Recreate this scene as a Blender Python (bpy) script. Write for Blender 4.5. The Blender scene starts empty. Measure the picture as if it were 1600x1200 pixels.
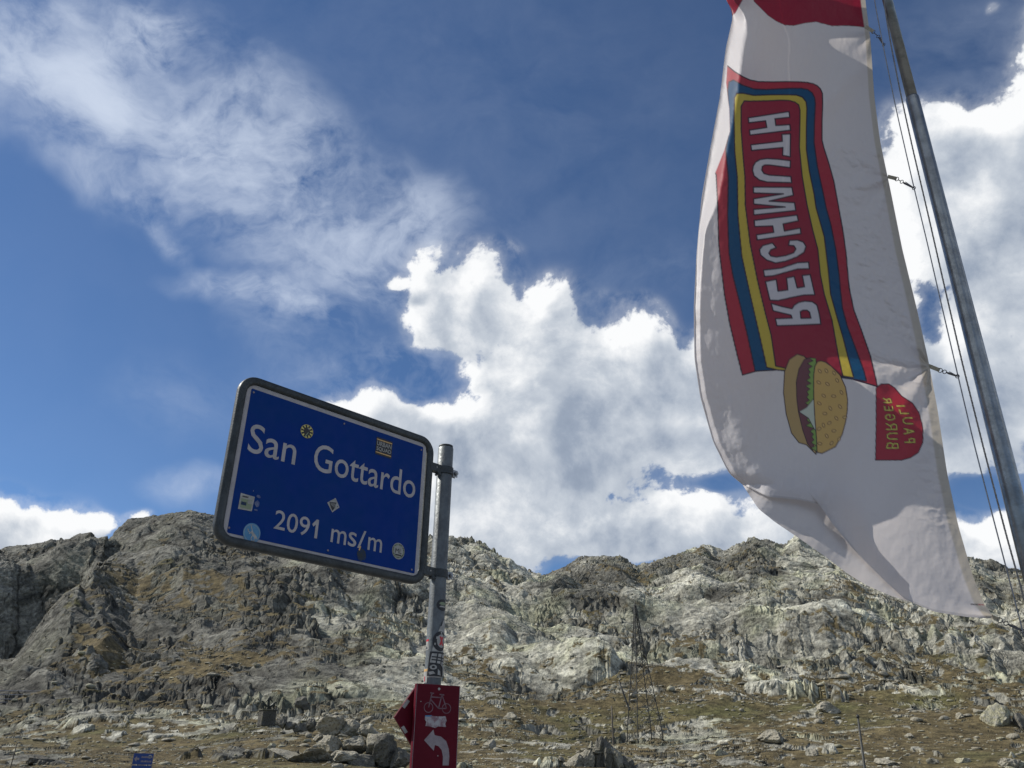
import bpy, bmesh, math, random
import numpy as np
from mathutils import Vector, Matrix, Euler
R = math.radians
scene = bpy.context.scene
COL = scene.collection

# ------------------------------------------------------------------ camera
F_PX = 1295.0                       # focal length in pixels of the 1600 px wide photograph
CAM = Vector((0.0, 0.0, 1.6))
zen = Vector((56.0, 2691.0, -F_PX)).normalized()          # world up seen in camera axes
Yc = Vector((0, 0, -1)); Yc = (Yc - zen * Yc.dot(zen)).normalized()
Xc = Yc.cross(zen)
CR = Matrix((Xc, Yc, zen))                                # camera axes -> world axes
cam_d = bpy.data.cameras.new('camera')
cam_d.sensor_fit = 'HORIZONTAL'; cam_d.sensor_width = 36.0
cam_d.lens = F_PX / 1600.0 * 36.0
cam_d.clip_start = 0.05; cam_d.clip_end = 20000
cam = bpy.data.objects.new('camera', cam_d); COL.objects.link(cam)
cam.matrix_world = Matrix.Translation(CAM) @ CR.to_4x4()
scene.camera = cam

def ray(x, y):
    return (CR @ Vector((x - 800.0, 600.0 - y, -F_PX))).normalized()
def at(x, y, D):                    # point seen at photo pixel x,y at horizontal distance D
    d = ray(x, y); return CAM + d * (D / math.hypot(d.x, d.y))
def on_plane(x, y, p0, n):
    d = ray(x, y); return CAM + d * ((p0 - CAM).dot(n) / d.dot(n))
FWD = CR @ Vector((0, 0, -1))

# ------------------------------------------------------------------ light
SUN_AZ, SUN_EL = R(-76), R(42)      # azimuth measured from +Y towards +X
S_DIR = Vector((math.sin(SUN_AZ) * math.cos(SUN_EL), math.cos(SUN_AZ) * math.cos(SUN_EL), math.sin(SUN_EL)))
sun_d = bpy.data.lights.new('sun', 'SUN'); sun_d.energy = 5.0; sun_d.angle = R(0.53); sun_d.color = (1.0, 0.945, 0.86)
sun = bpy.data.objects.new('sun', sun_d); COL.objects.link(sun)
sun.rotation_euler = S_DIR.to_track_quat('Z', 'Y').to_euler()
scene.view_settings.view_transform = 'Standard'; scene.view_settings.look = 'None'
scene.view_settings.exposure = 0.0; scene.view_settings.gamma = 1.0
scene.view_settings.use_curve_mapping = False
scene.cycles.max_bounces = 6; scene.cycles.transparent_max_bounces = 6
scene.cycles.use_denoising = True

# ------------------------------------------------------------------ node helper
class NB:
    def __init__(s, tree): s.t = tree; s.N = tree.nodes; s.L = tree.links
    def n(s, typ, **kw):
        nd = s.N.new(typ)
        for k, v in kw.items(): setattr(nd, k, v)
        return nd
    def put(s, sock, v):
        if isinstance(v, bpy.types.NodeSocket): s.L.new(v, sock)
        elif v is not None: sock.default_value = v
    def m(s, op, a, b=None, c=None, clamp=False):
        nd = s.n('ShaderNodeMath', operation=op, use_clamp=clamp)
        s.put(nd.inputs[0], a); s.put(nd.inputs[1], b)
        if c is not None: s.put(nd.inputs[2], c)
        return nd.outputs[0]
    def v(s, op, a, b=None, scale=None):
        nd = s.n('ShaderNodeVectorMath', operation=op)
        s.put(nd.inputs[0], a); s.put(nd.inputs[1], b)
        if scale is not None: s.put(nd.inputs['Scale'], scale)
        return nd.outputs['Value'] if op in ('LENGTH', 'DOT_PRODUCT', 'DISTANCE') else nd.outputs[0]
    def rng(s, x, a, b, c=0.0, d=1.0, smooth=True):
        nd = s.n('ShaderNodeMapRange', interpolation_type='SMOOTHSTEP' if smooth else 'LINEAR')
        for i, v in enumerate((x, a, b, c, d)): s.put(nd.inputs[i], v)
        return nd.outputs[0]
    def noise(s, vec, scale, detail=4, rough=0.5, dist=0.0, lac=2.0, typ='FBM', color=False):
        nd = s.n('ShaderNodeTexNoise', noise_type=typ)
        s.put(nd.inputs['Vector'], vec); nd.inputs['Scale'].default_value = scale
        nd.inputs['Detail'].default_value = detail; nd.inputs['Roughness'].default_value = rough
        nd.inputs['Lacunarity'].default_value = lac; nd.inputs['Distortion'].default_value = dist
        return nd.outputs['Color'] if color else nd.outputs['Fac']
    def mix(s, f, a, b, mode='MIX'):
        nd = s.n('ShaderNodeMix', data_type='RGBA', blend_type=mode)
        s.put(nd.inputs[0], f); s.put(nd.inputs[6], a); s.put(nd.inputs[7], b)
        return nd.outputs[2]
    def ramp(s, x, stops):
        nd = s.n('ShaderNodeValToRGB'); cr = nd.color_ramp
        while len(cr.elements) < len(stops): cr.elements.new(0.5)
        for e, (p, c) in zip(cr.elements, stops): e.position = p; e.color = (*c, 1)
        s.put(nd.inputs[0], x); return nd.outputs[0]

# ------------------------------------------------------------------ world: clear Nishita sky with cumulus and cirrus
def px_blob(x, y, rx, ry, ang=0.0):
    c = ray(x, y); a = R(ang)
    e1 = ray(x + rx * math.cos(a), y + rx * math.sin(a)) - c
    e2 = ray(x - ry * math.sin(a), y + ry * math.cos(a)) - c
    s1, s2 = e1.length, e2.length
    e1 = (e1 - c * e1.dot(c)).normalized(); e2 = (e2 - c * e2.dot(c)); e2 = (e2 - e1 * e2.dot(e1)).normalized()
    e3 = e1.cross(e2)
    return c, Matrix((e1, e2, e3)).transposed().to_euler(), (s1, s2, 0.6)
def dir_blob(az, el, rad):
    c = Vector((math.sin(az) * math.cos(el), math.cos(az) * math.cos(el), math.sin(el)))
    return c, c.to_track_quat('Z', 'Y').to_euler(), (rad, rad * 0.55, 0.6)

# x, y, rx, ry, angle, weight    (directions first read off the photograph)
CUMULUS = [
 (700,445,62,55,0,1.0),(675,500,48,40,-20,.9),(768,425,36,40,0,.8),(735,500,70,50,0,1.0),(845,490,55,52,0,1.0),
 (800,560,110,60,10,1.0),(925,520,55,40,0,.9),(1003,520,44,42,0,.9),(955,575,90,48,0,1.0),(880,630,110,60,0,1.0),
 (1085,590,80,60,0,1.0),(1130,560,60,50,0,.9),(1060,660,120,60,0,1.0),(960,700,130,60,10,1.0),(840,730,110,70,0,.95),
 (1150,680,70,60,0,1.0),(745,690,45,50,0,.85),(770,600,60,40,0,.6),(590,640,68,48,0,1.15),(650,665,70,50,0,1.0),(560,660,60,50,0,.8),(538,642,40,34,0,.9),
 (700,740,80,80,0,.8),(760,820,130,75,0,1.0),(900,825,140,60,0,1.0),(1080,800,85,60,0,1.15),(1150,835,110,55,0,1.0),
 (1010,850,120,50,0,1.0),(640,820,120,70,0,.8),(1230,820,80,70,0,1.0),(730,575,36,16,-20,.45),(700,590,30,30,0,.35),(800,390,14,10,0,.2),
 (1430,250,75,80,0,1.1),(1505,225,75,62,0,1.1),(1580,235,70,60,0,.95),(1450,340,75,80,0,1.0),(1540,330,110,90,0,1.0),
 (1640,330,130,110,0,.9),(1610,100,44,90,0,.75),(1480,400,50,50,0,.45),(1545,470,110,70,0,.85),(1490,520,60,40,10,.75),
 (1530,600,110,60,0,.95),(1620,560,80,110,0,.8),(1490,690,80,60,0,.9),(1600,720,110,60,0,.7),(1440,640,80,80,0,.8),(1350,500,110,100,0,.5),
 (1530,845,110,42,0,1.15),(1620,850,90,40,0,1.1),(1400,830,110,60,0,1.0),(1300,760,120,60,0,.7),
 (10,825,60,50,0,1.2),(60,832,60,42,0,1.1),(118,818,46,34,0,1.0),(165,818,40,20,0,.8),(-90,830,100,60,0,1.0),
 (222,797,17,9,0,.95),(617,441,16,8,0,.95),(1540,18,9,8,0,.5),
]
HOLES = [(1105,757,110,26,-4,.9),(735,575,40,26,0,.35),(1455,500,26,100,-12,.28),(1540,770,60,30,0,.7),(1490,440,50,24,0,.25),(1580,640,40,30,0,.35),
 (1180,790,60,30,30,.5),(700,590,58,34,0,.75),(655,575,60,30,0,.5),(890,890,24,18,0,.4),(1560,400,30,26,0,.3)]
CIRRUS = [
 (150,120,62,44,20,.55),(165,180,50,60,40,.32),(262,45,40,34,0,.5),(215,60,60,26,-25,.45),(50,125,110,50,25,.6),(330,190,150,70,35,.36),
 (250,230,170,80,25,.27),(400,260,130,110,40,.30),(420,150,110,50,35,.2),(560,310,110,60,35,.22),(670,345,70,50,40,.4),
 (520,400,150,55,15,.34),(620,385,120,36,12,.26),(430,480,110,22,14,.5),(440,500,50,60,60,.25),(560,450,130,40,10,.2),
 (590,560,140,32,-8,.18),(270,365,60,16,55,.28),(130,255,180,30,22,.22),(700,120,420,190,10,.03),(60,30,220,60,0,.42),
 (1000,430,260,40,-8,.05),(1450,110,200,140,0,.02),(650,600,180,60,0,.2),(280,765,60,22,0,.25),(280,640,90,50,0,.09),(1230,770,160,60,0,.12),(840,480,260,190,30,.03),
]
rnd = random.Random(11)
EXTRA = []
while len(EXTRA) < 22:                 # the same kind of sky goes on outside the frame
    az, el = rnd.uniform(-math.pi, math.pi), R(rnd.uniform(4, 60))
    if abs(az) < R(48) and el < R(62): continue
    EXTRA.append((*dir_blob(az, el, rnd.uniform(.14, .34)), rnd.uniform(.6, 1.0)))

world = bpy.data.worlds.new('World'); scene.world = world; world.use_nodes = True
world.cycles.sampling_method = 'MANUAL'; world.cycles.sample_map_resolution = 512
wt = world.node_tree; wt.nodes.clear(); W = NB(wt)

# The broad cloud amounts are computed here once over the whole sphere (equirectangular), the
# edges, curls and streaks are noise nodes on top.
MW, MH = 2048, 1024
mu = (np.arange(MW, dtype=np.float32) + .5) / MW; mv = (np.arange(MH, dtype=np.float32) + .5) / MH
phi = (mu - .5) * 2 * np.pi; the = (mv - .5) * np.pi
DX = (np.cos(the)[:, None] * np.sin(phi)[None, :]).astype(np.float32)     # phi measured from +Y towards +X
DY = (np.cos(the)[:, None] * np.cos(phi)[None, :]).astype(np.float32)
DZ = np.repeat(np.sin(the)[:, None], MW, 1).astype(np.float32)
def blob_sum(items):
    acc = np.zeros((MH, MW), np.float32)
    for (c, rot, sc, w) in items:
        M = rot.to_matrix().transposed(); q2 = 0
        for k in range(3):
            e = M[k]; q2 = q2 + (((DX - c.x) * e.x + (DY - c.y) * e.y + (DZ - c.z) * e.z) / sc[k]) ** 2
        t = np.clip(1 - np.sqrt(q2) / 1.75, 0, 1); acc += w * t * t * (3 - 2 * t)
    return acc
m_cum = blob_sum([(*px_blob(*q[:5]), q[5]) for q in CUMULUS] + EXTRA)
m_hole = blob_sum([(*px_blob(*q[:5]), q[5]) for q in HOLES])
m_cir = blob_sum([(*px_blob(*q[:5]), q[5]) for q in CIRRUS] + [(c, r_, (s_[0] * 1.6, s_[1] * 1.3, .6), w * .25) for c, r_, s_, w in EXTRA[:10]])
cov = bpy.data.images.new('cloud_cover', MW, MH, alpha=False, float_buffer=True, is_data=True)
buf = np.ones((MH, MW, 4), np.float32); buf[..., 0] = np.minimum(m_cum, 1.32) - m_hole; buf[..., 1] = m_cir; buf[..., 2] = m_cum
cov.pixels.foreach_set(buf.ravel()); cov.update(); cov.pack(); del DX, DY, DZ

def cover(b, vec):
    sp = b.n('ShaderNodeSeparateXYZ'); b.put(sp.inputs[0], vec)
    u = b.m('MULTIPLY_ADD', b.m('ARCTAN2', sp.outputs[0], sp.outputs[1]), 1 / (2 * math.pi), .5)
    v = b.m('MULTIPLY_ADD', b.m('ARCSINE', sp.outputs[2], clamp=False), 1 / math.pi, .5)
    cx = b.n('ShaderNodeCombineXYZ'); b.put(cx.inputs[0], u); b.put(cx.inputs[1], v)
    im = b.n('ShaderNodeTexImage'); im.image = cov; im.extension = 'EXTEND'; im.interpolation = 'Linear'
    b.put(im.inputs[0], cx.outputs[0])
    so = b.n('ShaderNodeSeparateColor'); b.put(so.inputs[0], im.outputs[0]); return so.outputs
def use(group, vec):
    nd = W.n('ShaderNodeGroup'); nd.node_tree = group; W.L.new(vec, nd.inputs[0]); return nd.outputs[0]

tc = W.n('ShaderNodeTexCoord'); dvec = W.v('NORMALIZE', tc.outputs['Generated'])
sky = W.n('ShaderNodeTexSky', sky_type='NISHITA'); sky.sun_disc = False
sky.sun_elevation = SUN_EL; sky.sun_rotation = SUN_AZ; sky.altitude = 2600; sky.air_density = 1.0; sky.dust_density = 0.25; sky.ozone_density = 2.5

gd = bpy.data.node_groups.new('cumulus_density', 'ShaderNodeTree')
gd.interface.new_socket('Vector', in_out='INPUT', socket_type='NodeSocketVector')
gd.interface.new_socket('Density', in_out='OUTPUT', socket_type='NodeSocketFloat')
b = NB(gd); gi = b.n('NodeGroupInput'); go = b.n('NodeGroupOutput'); vec = gi.outputs[0]
wn = b.v('SUBTRACT', b.noise(vec, 7.0, 3, .5, color=True), (.5, .5, .5))
v2 = b.v('ADD', vec, b.v('SCALE', wn, None, scale=.055))
base = cover(b, b.v('NORMALIZE', v2))[0]
f1 = b.m('SUBTRACT', b.noise(v2, 15.0, 9, .60), .5)
f2 = b.m('SUBTRACT', b.noise(v2, 46.0, 6, .62), .5)
den = b.m('MULTIPLY_ADD', b.rng(base, .05, .3), b.m('ADD', b.m('MULTIPLY', f1, 3.0), b.m('MULTIPLY', f2, 1.0)), base)
gd.links.new(den, go.inputs[0])

d0 = use(gd, dvec)
sun_t = (S_DIR - FWD * S_DIR.dot(FWD)).normalized()
def soft_density(vec):
    wn_ = W.v('SUBTRACT', W.noise(vec, 7.0, 3, .5, color=True), (.5, .5, .5))
    v_ = W.v('ADD', vec, W.v('SCALE', wn_, None, scale=.055))
    return W.m('ADD', cover(W, W.v('NORMALIZE', v_))[0], W.m('MULTIPLY', W.m('SUBTRACT', W.noise(v_, 15.0, 3.5, .5), .5), 3.2))
alpha = W.m('MAXIMUM', W.rng(d0, .40, .80), W.rng(d0, -.10, .65, 0.0, .24))
relief = W.m('MULTIPLY', W.m('SUBTRACT', soft_density(dvec), soft_density(W.v('ADD', dvec, tuple(sun_t * 0.030)))), 0.34)
thick = W.rng(d0, .5, 2.1)                        # thick parts of the cloud let less light through
soft = W.noise(dvec, 6.5, 5, .55)
lum = W.m('ADD', W.m('SUBTRACT', W.m('SUBTRACT', .97, W.m('MULTIPLY', thick, .37)), W.m('MULTIPLY', W.rng(soft, .38, .66), .24)), relief)
lum = W.m('MINIMUM', W.m('MAXIMUM', lum, .36), 1.02)
ccol = W.ramp(lum, [(0.0, (.16, .21, .31)), (.45, (.33, .39, .49)), (.72, (.57, .62, .69)), (1.0, (.97, .98, .99))])

# cirrus: streaked veil
mpn = W.n('ShaderNodeMapping'); mpn.inputs['Rotation'].default_value = (0.3, 0.65, 0.2); mpn.inputs['Scale'].default_value = (1.0, 1.7, 2.1)
W.L.new(dvec, mpn.inputs['Vector'])
cw = W.v('SUBTRACT', W.noise(dvec, 5.0, 4, .55, color=True), (.5, .5, .5))
cv = W.v('ADD', mpn.outputs[0], W.v('SCALE', cw, None, scale=.30))
cv0 = W.v('ADD', dvec, W.v('SCALE', cw, None, scale=.12))
cb = cover(W, W.v('NORMALIZE', cv0))[1]
cn = W.noise(cv, 6.0, 10, .60); cn2 = W.noise(cv0, 17.0, 8, .62)
ci = W.m('MULTIPLY', cb, W.m('ADD', W.rng(cn, .30, .74, .15, 1.9), W.m('MULTIPLY', W.m('SUBTRACT', cn2, .5), 2.6)))
ci = W.m('MAXIMUM', ci, 0.0)
ca = W.m('MULTIPLY', W.m('DIVIDE', ci, W.m('SQRT', W.m('ADD', W.m('MULTIPLY', ci, ci), .75))), .95)
W_SKY = 0.10
skc = W.n('ShaderNodeVectorMath', operation='MULTIPLY'); W.L.new(sky.outputs[0], skc.inputs[0])
skc.inputs[1].default_value = (W_SKY * .76, W_SKY * .92, W_SKY * 1.06)
c1 = W.mix(ca, skc.outputs[0], (.66, .74, .88, 1))
c2 = W.mix(alpha, c1, ccol)
# Background strength stays in the Nishita range; the cloud layer is brought to the same scale
c3 = W.v('SCALE', c2, None, scale=1.0 / W_SKY)
bg = W.n('ShaderNodeBackground'); bg.inputs['Strength'].default_value = W_SKY
W.L.new(c3, bg.inputs['Color'])
wo = W.n('ShaderNodeOutputWorld'); W.L.new(bg.outputs[0], wo.inputs[0])
# ------------------------------------------------------------------ helpers
def link(o, parent=None):
    COL.objects.link(o)
    if parent is not None: o.parent = parent
    return o
def tag(o, label=None, cat=None, group=None, kind=None):
    if label: o['label'] = label
    if cat: o['category'] = cat
    if group: o['group'] = group
    if kind: o['kind'] = kind
    return o
def empty(name, loc, rot=None):
    o = bpy.data.objects.new(name, None); o.empty_display_size = .2; o.location = loc
    if rot is not None: o.rotation_euler = rot
    return link(o)
def put(o, parent):
    """parent a world-space mesh object to a thing without moving it"""
    o.parent = parent; o.matrix_parent_inverse = (Matrix.Translation(parent.location) @ parent.rotation_euler.to_matrix().to_4x4()).inverted()
    return o
def mesh_obj(name, verts, faces, mat, parent=None, smooth=False, mats=None, fm=None):
    me = bpy.data.meshes.new(name)
    me.from_pydata([tuple(v) for v in verts], [], faces)
    for m_ in (mats or [mat]): me.materials.append(m_)
    if fm is not None: me.polygons.foreach_set('material_index', fm)
    if smooth: me.polygons.foreach_set('use_smooth', [True] * len(me.polygons))
    me.update(); o = bpy.data.objects.new(name, me); COL.objects.link(o)
    if parent is not None: put(o, parent)
    return o
def bm_obj(name, bm, mat, parent=None, smooth=False):
    me = bpy.data.meshes.new(name); bm.to_mesh(me); bm.free()
    for m_ in (mat if isinstance(mat, list) else [mat]): me.materials.append(m_)
    if smooth: me.polygons.foreach_set('use_smooth', [True] * len(me.polygons))
    o = bpy.data.objects.new(name, me); COL.objects.link(o)
    if parent is not None: put(o, parent)
    return o
def grid_mesh(name, V, shape, mat, cols=None, smooth=True):
    n, m_ = shape
    i = np.arange(n * m_, dtype=np.int32).reshape(n, m_)
    q = np.stack([i[:-1, :-1], i[1:, :-1], i[1:, 1:], i[:-1, 1:]], -1).reshape(-1, 4)
    me = bpy.data.meshes.new(name); me.vertices.add(n * m_); me.vertices.foreach_set('co', V.astype(np.float32).ravel())
    me.loops.add(q.size); me.loops.foreach_set('vertex_index', q.ravel())
    me.polygons.add(len(q)); me.polygons.foreach_set('loop_start', np.arange(0, q.size, 4, dtype=np.int32))
    me.update(calc_edges=True)
    me.polygons.foreach_set('use_smooth', np.full(len(q), smooth))
    if cols is not None:
        ca_ = me.color_attributes.new('tint', 'FLOAT_COLOR', 'POINT')
        c4 = np.ones((n * m_, 4), np.float32); c4[:, :cols.shape[1]] = cols; ca_.data.foreach_set('color', c4.ravel())
    me.materials.append(mat); o = bpy.data.objects.new(name, me); COL.objects.link(o); return o
def principled(name, color, rough=.6, metal=0.0, spec=.5):
    mt = bpy.data.materials.new(name); mt.use_nodes = True; bs = mt.node_tree.nodes['Principled BSDF']
    bs.inputs['Base Color'].default_value = (*color, 1); bs.inputs['Roughness'].default_value = rough
    bs.inputs['Metallic'].default_value = metal; bs.inputs['Specular IOR Level'].default_value = spec
    return mt, NB(mt.node_tree), bs
def weathered(name, color, color2, scale=6, rough=.6, metal=0.0, spec=.4, bump=.02, lo=.35, hi=.65, vary=.12):
    mt, b, bs = principled(name, color, rough, metal, spec)
    tc_ = b.n('ShaderNodeTexCoord').outputs['Object']
    n1 = b.noise(tc_, scale, 8, .62); n2 = b.noise(tc_, scale * 9, 4, .6)
    f = b.rng(b.m('ADD', b.m('MULTIPLY', n1, .8), b.m('MULTIPLY', n2, .2)), lo, hi)
    b.put(bs.inputs['Base Color'], b.mix(f, (*color, 1), (*color2, 1)))
    b.put(bs.inputs['Roughness'], b.rng(n2, .3, .7, rough - vary, rough + vary))
    if bump:
        bp = b.n('ShaderNodeBump'); bp.inputs['Strength'].default_value = .5; bp.inputs['Distance'].default_value = bump
        b.put(bp.inputs['Height'], n2); b.put(bs.inputs['Normal'], bp.outputs[0])
    return mt

# ------------------------------------------------------------------ noise
def _h(ix, iy, s):
    h = (ix.astype(np.uint32) * np.uint32(374761393)) ^ (iy.astype(np.uint32) * np.uint32(668265263)) ^ np.uint32((s * 1274126177 + 12345) & 0xffffffff)
    h = (h ^ (h >> np.uint32(13))) * np.uint32(1274126177); h ^= h >> np.uint32(16); h *= np.uint32(2246822519); h ^= h >> np.uint32(15)
    return h.astype(np.float32) * np.float32(1 / 4294967296.0)
def perlin(x, y, s):
    ix = np.floor(x).astype(np.int32); iy = np.floor(y).astype(np.int32)
    fx = (x - ix).astype(np.float32); fy = (y - iy).astype(np.float32)
    u = fx * fx * fx * (fx * (fx * 6 - 15) + 10); v = fy * fy * fy * (fy * (fy * 6 - 15) + 10)
    def g(dx, dy):
        a = _h(ix + dx, iy + dy, s) * (2 * np.pi); return np.cos(a) * (fx - dx) + np.sin(a) * (fy - dy)
    a, b_, c, d = g(0, 0), g(1, 0), g(0, 1), g(1, 1)
    return 1.5 * ((a * (1 - u) + b_ * u) * (1 - v) + (c * (1 - u) + d * u) * v)
def fbm(x, y, s, o=4, g=.5):
    t = 0; a = 1.0; n = 0
    for k in range(o): t = t + a * perlin(x * 2 ** k, y * 2 ** k, s + k * 17); n += a; a *= g
    return t / n
def ridged(x, y, s, o=4, g=.5):
    t = 0; a = 1.0; n = 0
    for k in range(o): t = t + a * (1 - 2 * np.abs(perlin(x * 2 ** k, y * 2 ** k, s + k * 17))); n += a; a *= g
    return t / n
def blocks(x, y, s, tilt=.9, bev=.20):
    """broken rock: every Voronoi cell is a block with its own height and tilted top; returns height, edge, id"""
    ix = np.floor(x).astype(np.int32); iy = np.floor(y).astype(np.int32)
    f1 = np.full(x.shape, 9, np.float32); f2 = f1.copy(); bx = f1 * 0; by = f1 * 0; bi = f1 * 0; bj = f1 * 0
    for dx in (-1, 0, 1):
        for dy in (-1, 0, 1):
            cx = ix + dx; cy = iy + dy
            px = cx + _h(cx, cy, s); py = cy + _h(cx, cy, s + 7)
            d = np.sqrt((x - px) ** 2 + (y - py) ** 2).astype(np.float32)
            near = d < f1
            f2 = np.where(near, f1, np.minimum(f2, d)); bx = np.where(near, px, bx); by = np.where(near, py, by)
            bi = np.where(near, cx, bi); bj = np.where(near, cy, bj); f1 = np.where(near, d, f1)
    bi = bi.astype(np.int32); bj = bj.astype(np.int32)
    idn = _h(bi, bj, s + 31)
    a = _h(bi, bj, s + 53) * 2 * np.pi; k = _h(bi, bj, s + 71) * tilt
    e = f2 - f1
    h = (idn - .5) + k * (np.cos(a) * (x - bx) + np.sin(a) * (y - by)) - .35 * f1
    h = (h + .30) * sm(e, -.06, bev) - .30
    return h.astype(np.float32), e.astype(np.float32), idn
def sm(x, a, b_):
    t = np.clip((x - a) / (b_ - a), 0, 1); return t * t * (3 - 2 * t)

# ------------------------------------------------------------------ terrain: the lay of the land, column by column
# each column: photo x, then (distance, photo y) knots from the pass floor to beyond the crest
KN = [
 (-900, [(60,1223),(110,1200),(170,1176),(240,1150),(320,1130),(380,1110),(470,1060),(540,980),(620,930),(1200,960)]),
 (-300, [(60,1223),(110,1198),(170,1174),(240,1150),(320,1130),(370,1130),(470,1100),(520,930),(620,880),(1200,930)]),
 (0,    [(60,1222),(110,1197),(170,1168),(240,1134),(320,1108),(370,1116),(470,1100),(505,892),(620,856),(1200,930)]),
 (60,   [(60,1222),(105,1198),(160,1170),(240,1112),(340,1026),(380,1036),(470,1030),(505,882),(620,848),(1200,930)]),
 (110,  [(60,1222),(102,1198),(155,1168),(235,1106),(350,972),(400,980),(480,975),(512,875),(620,839),(1200,930)]),
 (140,  [(60,1222),(100,1198),(150,1168),(220,1110),(300,1035),(370,925),(450,922),(505,874),(620,831),(1200,930)]),
 (200,  [(60,1222),(100,1198),(145,1166),(210,1118),(290,1060),(380,985),(480,900),(630,811),(850,870),(1200,930)]),
 (300,  [(60,1222),(100,1196),(145,1160),(210,1110),(280,1050),(370,975),(470,890),(610,797),(850,870),(1200,930)]),
 (400,  [(60,1222),(100,1192),(135,1160),(190,1118),(260,1060),(350,985),(450,900),(600,818),(850,870),(1200,930)]),
 (520,  [(60,1220),(90,1190),(130,1160),(180,1122),(250,1060),(340,985),(440,905),(600,830),(850,870),(1200,930)]),
 (620,  [(60,1220),(90,1196),(130,1165),(190,1120),(260,1060),(350,985),(450,905),(620,834),(850,870),(1200,930)]),
 (705,  [(60,1222),(95,1202),(140,1172),(200,1120),(270,1060),(360,985),(460,910),(640,838),(850,880),(1200,930)]),
 (745,  [(60,1222),(100,1200),(145,1168),(200,1118),(270,1060),(360,985),(460,915),(620,842),(820,900),(1200,930)]),
 (800,  [(60,1223),(100,1202),(150,1168),(210,1115),(280,1058),(370,985),(450,930),(560,878),(700,900),(1000,940)]),
 (850,  [(60,1223),(100,1204),(155,1170),(215,1118),(285,1055),(360,990),(440,935),(530,900),(760,898),(1000,925)]),
 (880,  [(60,1223),(100,1204),(155,1170),(215,1120),(285,1058),(350,995),(420,940),(500,910),(800,886),(1050,925)]),
 (910,  [(60,1223),(100,1204),(155,1170),(215,1120),(285,1062),(340,1000),(400,950),(470,930),(820,869),(1050,905)]),
 (970,  [(60,1223),(105,1204),(160,1168),(215,1120),(275,1065),(330,1010),(390,968),(450,962),(820,868),(1050,905)]),
 (995,  [(60,1223),(105,1204),(160,1166),(215,1120),(275,1068),(330,1015),(390,975),(460,965),(820,884),(1050,905)]),
 (1050, [(60,1223),(110,1204),(160,1162),(220,1115),(290,1062),(350,1012),(430,972),(560,930),(830,868),(1050,900)]),
 (1100, [(60,1223),(110,1203),(160,1160),(225,1110),(300,1055),(380,1000),(470,955),(600,905),(820,850),(1050,890)]),
 (1130, [(60,1223),(110,1203),(160,1158),(225,1108),(300,1052),(380,996),(470,950),(600,905),(830,860),(1050,890)]),
 (1180, [(60,1224),(110,1203),(160,1156),(225,1106),(300,1048),(380,990),(470,942),(600,895),(820,838),(1050,890)]),
 (1222, [(60,1224),(110,1203),(165,1156),(230,1102),(310,1042),(390,985),(480,938),(600,900),(830,851),(1050,890)]),
 (1246, [(60,1225),(110,1203),(165,1156),(230,1102),(310,1042),(390,985),(480,938),(600,905),(760,834),(1050,890)]),
 (1310, [(60,1226),(110,1202),(165,1156),(230,1102),(310,1040),(390,985),(480,945),(600,915),(780,862),(1050,900)]),
 (1420, [(60,1228),(110,1204),(165,1158),(230,1105),(310,1045),(390,995),(480,955),(600,920),(800,880),(1050,905)]),
 (1520, [(60,1230),(110,1206),(165,1160),(230,1108),(310,1050),(390,1000),(480,955),(600,915),(800,868),(1050,900)]),
 (1600, [(60,1232),(110,1210),(165,1164),(230,1112),(310,1052),(390,1000),(480,955),(600,925),(800,892),(1050,920)]),
 (1900, [(60,1240),(110,1218),(165,1172),(230,1120),(310,1060),(390,1010),(480,960),(600,930),(800,900),(1050,930)]),
 (2600, [(60,1260),(110,1240),(165,1195),(230,1150),(310,1100),(390,1050),(480,1010),(600,985),(800,960),(1050,980)]),
]
NK = 10
azk = [[] for _ in range(NK)]; rk = [[] for _ in range(NK)]; tk = [[] for _ in range(NK)]
for x_, kn in KN:
    for k, (r_, y_) in enumerate(kn):
        d = ray(x_, y_); azk[k].append(math.atan2(d.x, d.y)); rk[k].append(r_ if r_ < 230 else 230 + (r_ - 230) * .66)
        tk[k].append(d.z / math.hypot(d.x, d.y))
for k in range(NK):                                      # all round: lower hills beyond the frame
    for sgn in (-1, 1):
        for a_, fct in ((R(75), .7), (R(120), .5), (R(181), .45)):
            base_t = tk[k][0] if sgn < 0 else tk[k][len(KN) - 1]
            azk[k].append(sgn * a_); rk[k].append((60,110,165,240,330,440,560,720,900,1200)[k]); tk[k].append(base_t * fct)
NZ_D = 1330
az = np.concatenate([np.linspace(-math.pi, R(-37), 60)[:-1], np.linspace(R(-37), R(36), NZ_D), np.linspace(R(36), math.pi, 60)[1:]]).astype(np.float64)
NA = len(az)
RK = np.zeros((NA, NK)); TK = np.zeros((NA, NK))
for k in range(NK):
    o_ = np.argsort(azk[k]); A_ = np.array(azk[k])[o_]
    RK[:, k] = np.interp(az, A_, np.array(rk[k])[o_]); TK[:, k] = np.interp(az, A_, np.array(tk[k])[o_])
NF = 700
lr = np.linspace(math.log(2.0), math.log(2600.0), NF); rf = np.exp(lr)
ZF = np.zeros((NA, NF))
for i in range(NA):
    zk = 1.6 + RK[i] * TK[i]; zk[0] = min(zk[0], 1.0)
    ZF[i] = np.interp(lr, np.log(np.concatenate([[2, 30], RK[i], [2600]])), np.concatenate([[0, 0.0], zk, [zk[-1] * .8]]))
ker = np.exp(-np.linspace(-2, 2, 5) ** 2); ker /= ker.sum()
Zs = np.apply_along_axis(lambda q: np.convolve(np.pad(q, 2, mode='edge'), ker, 'valid'), 1, ZF)
ZF = Zs
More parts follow.
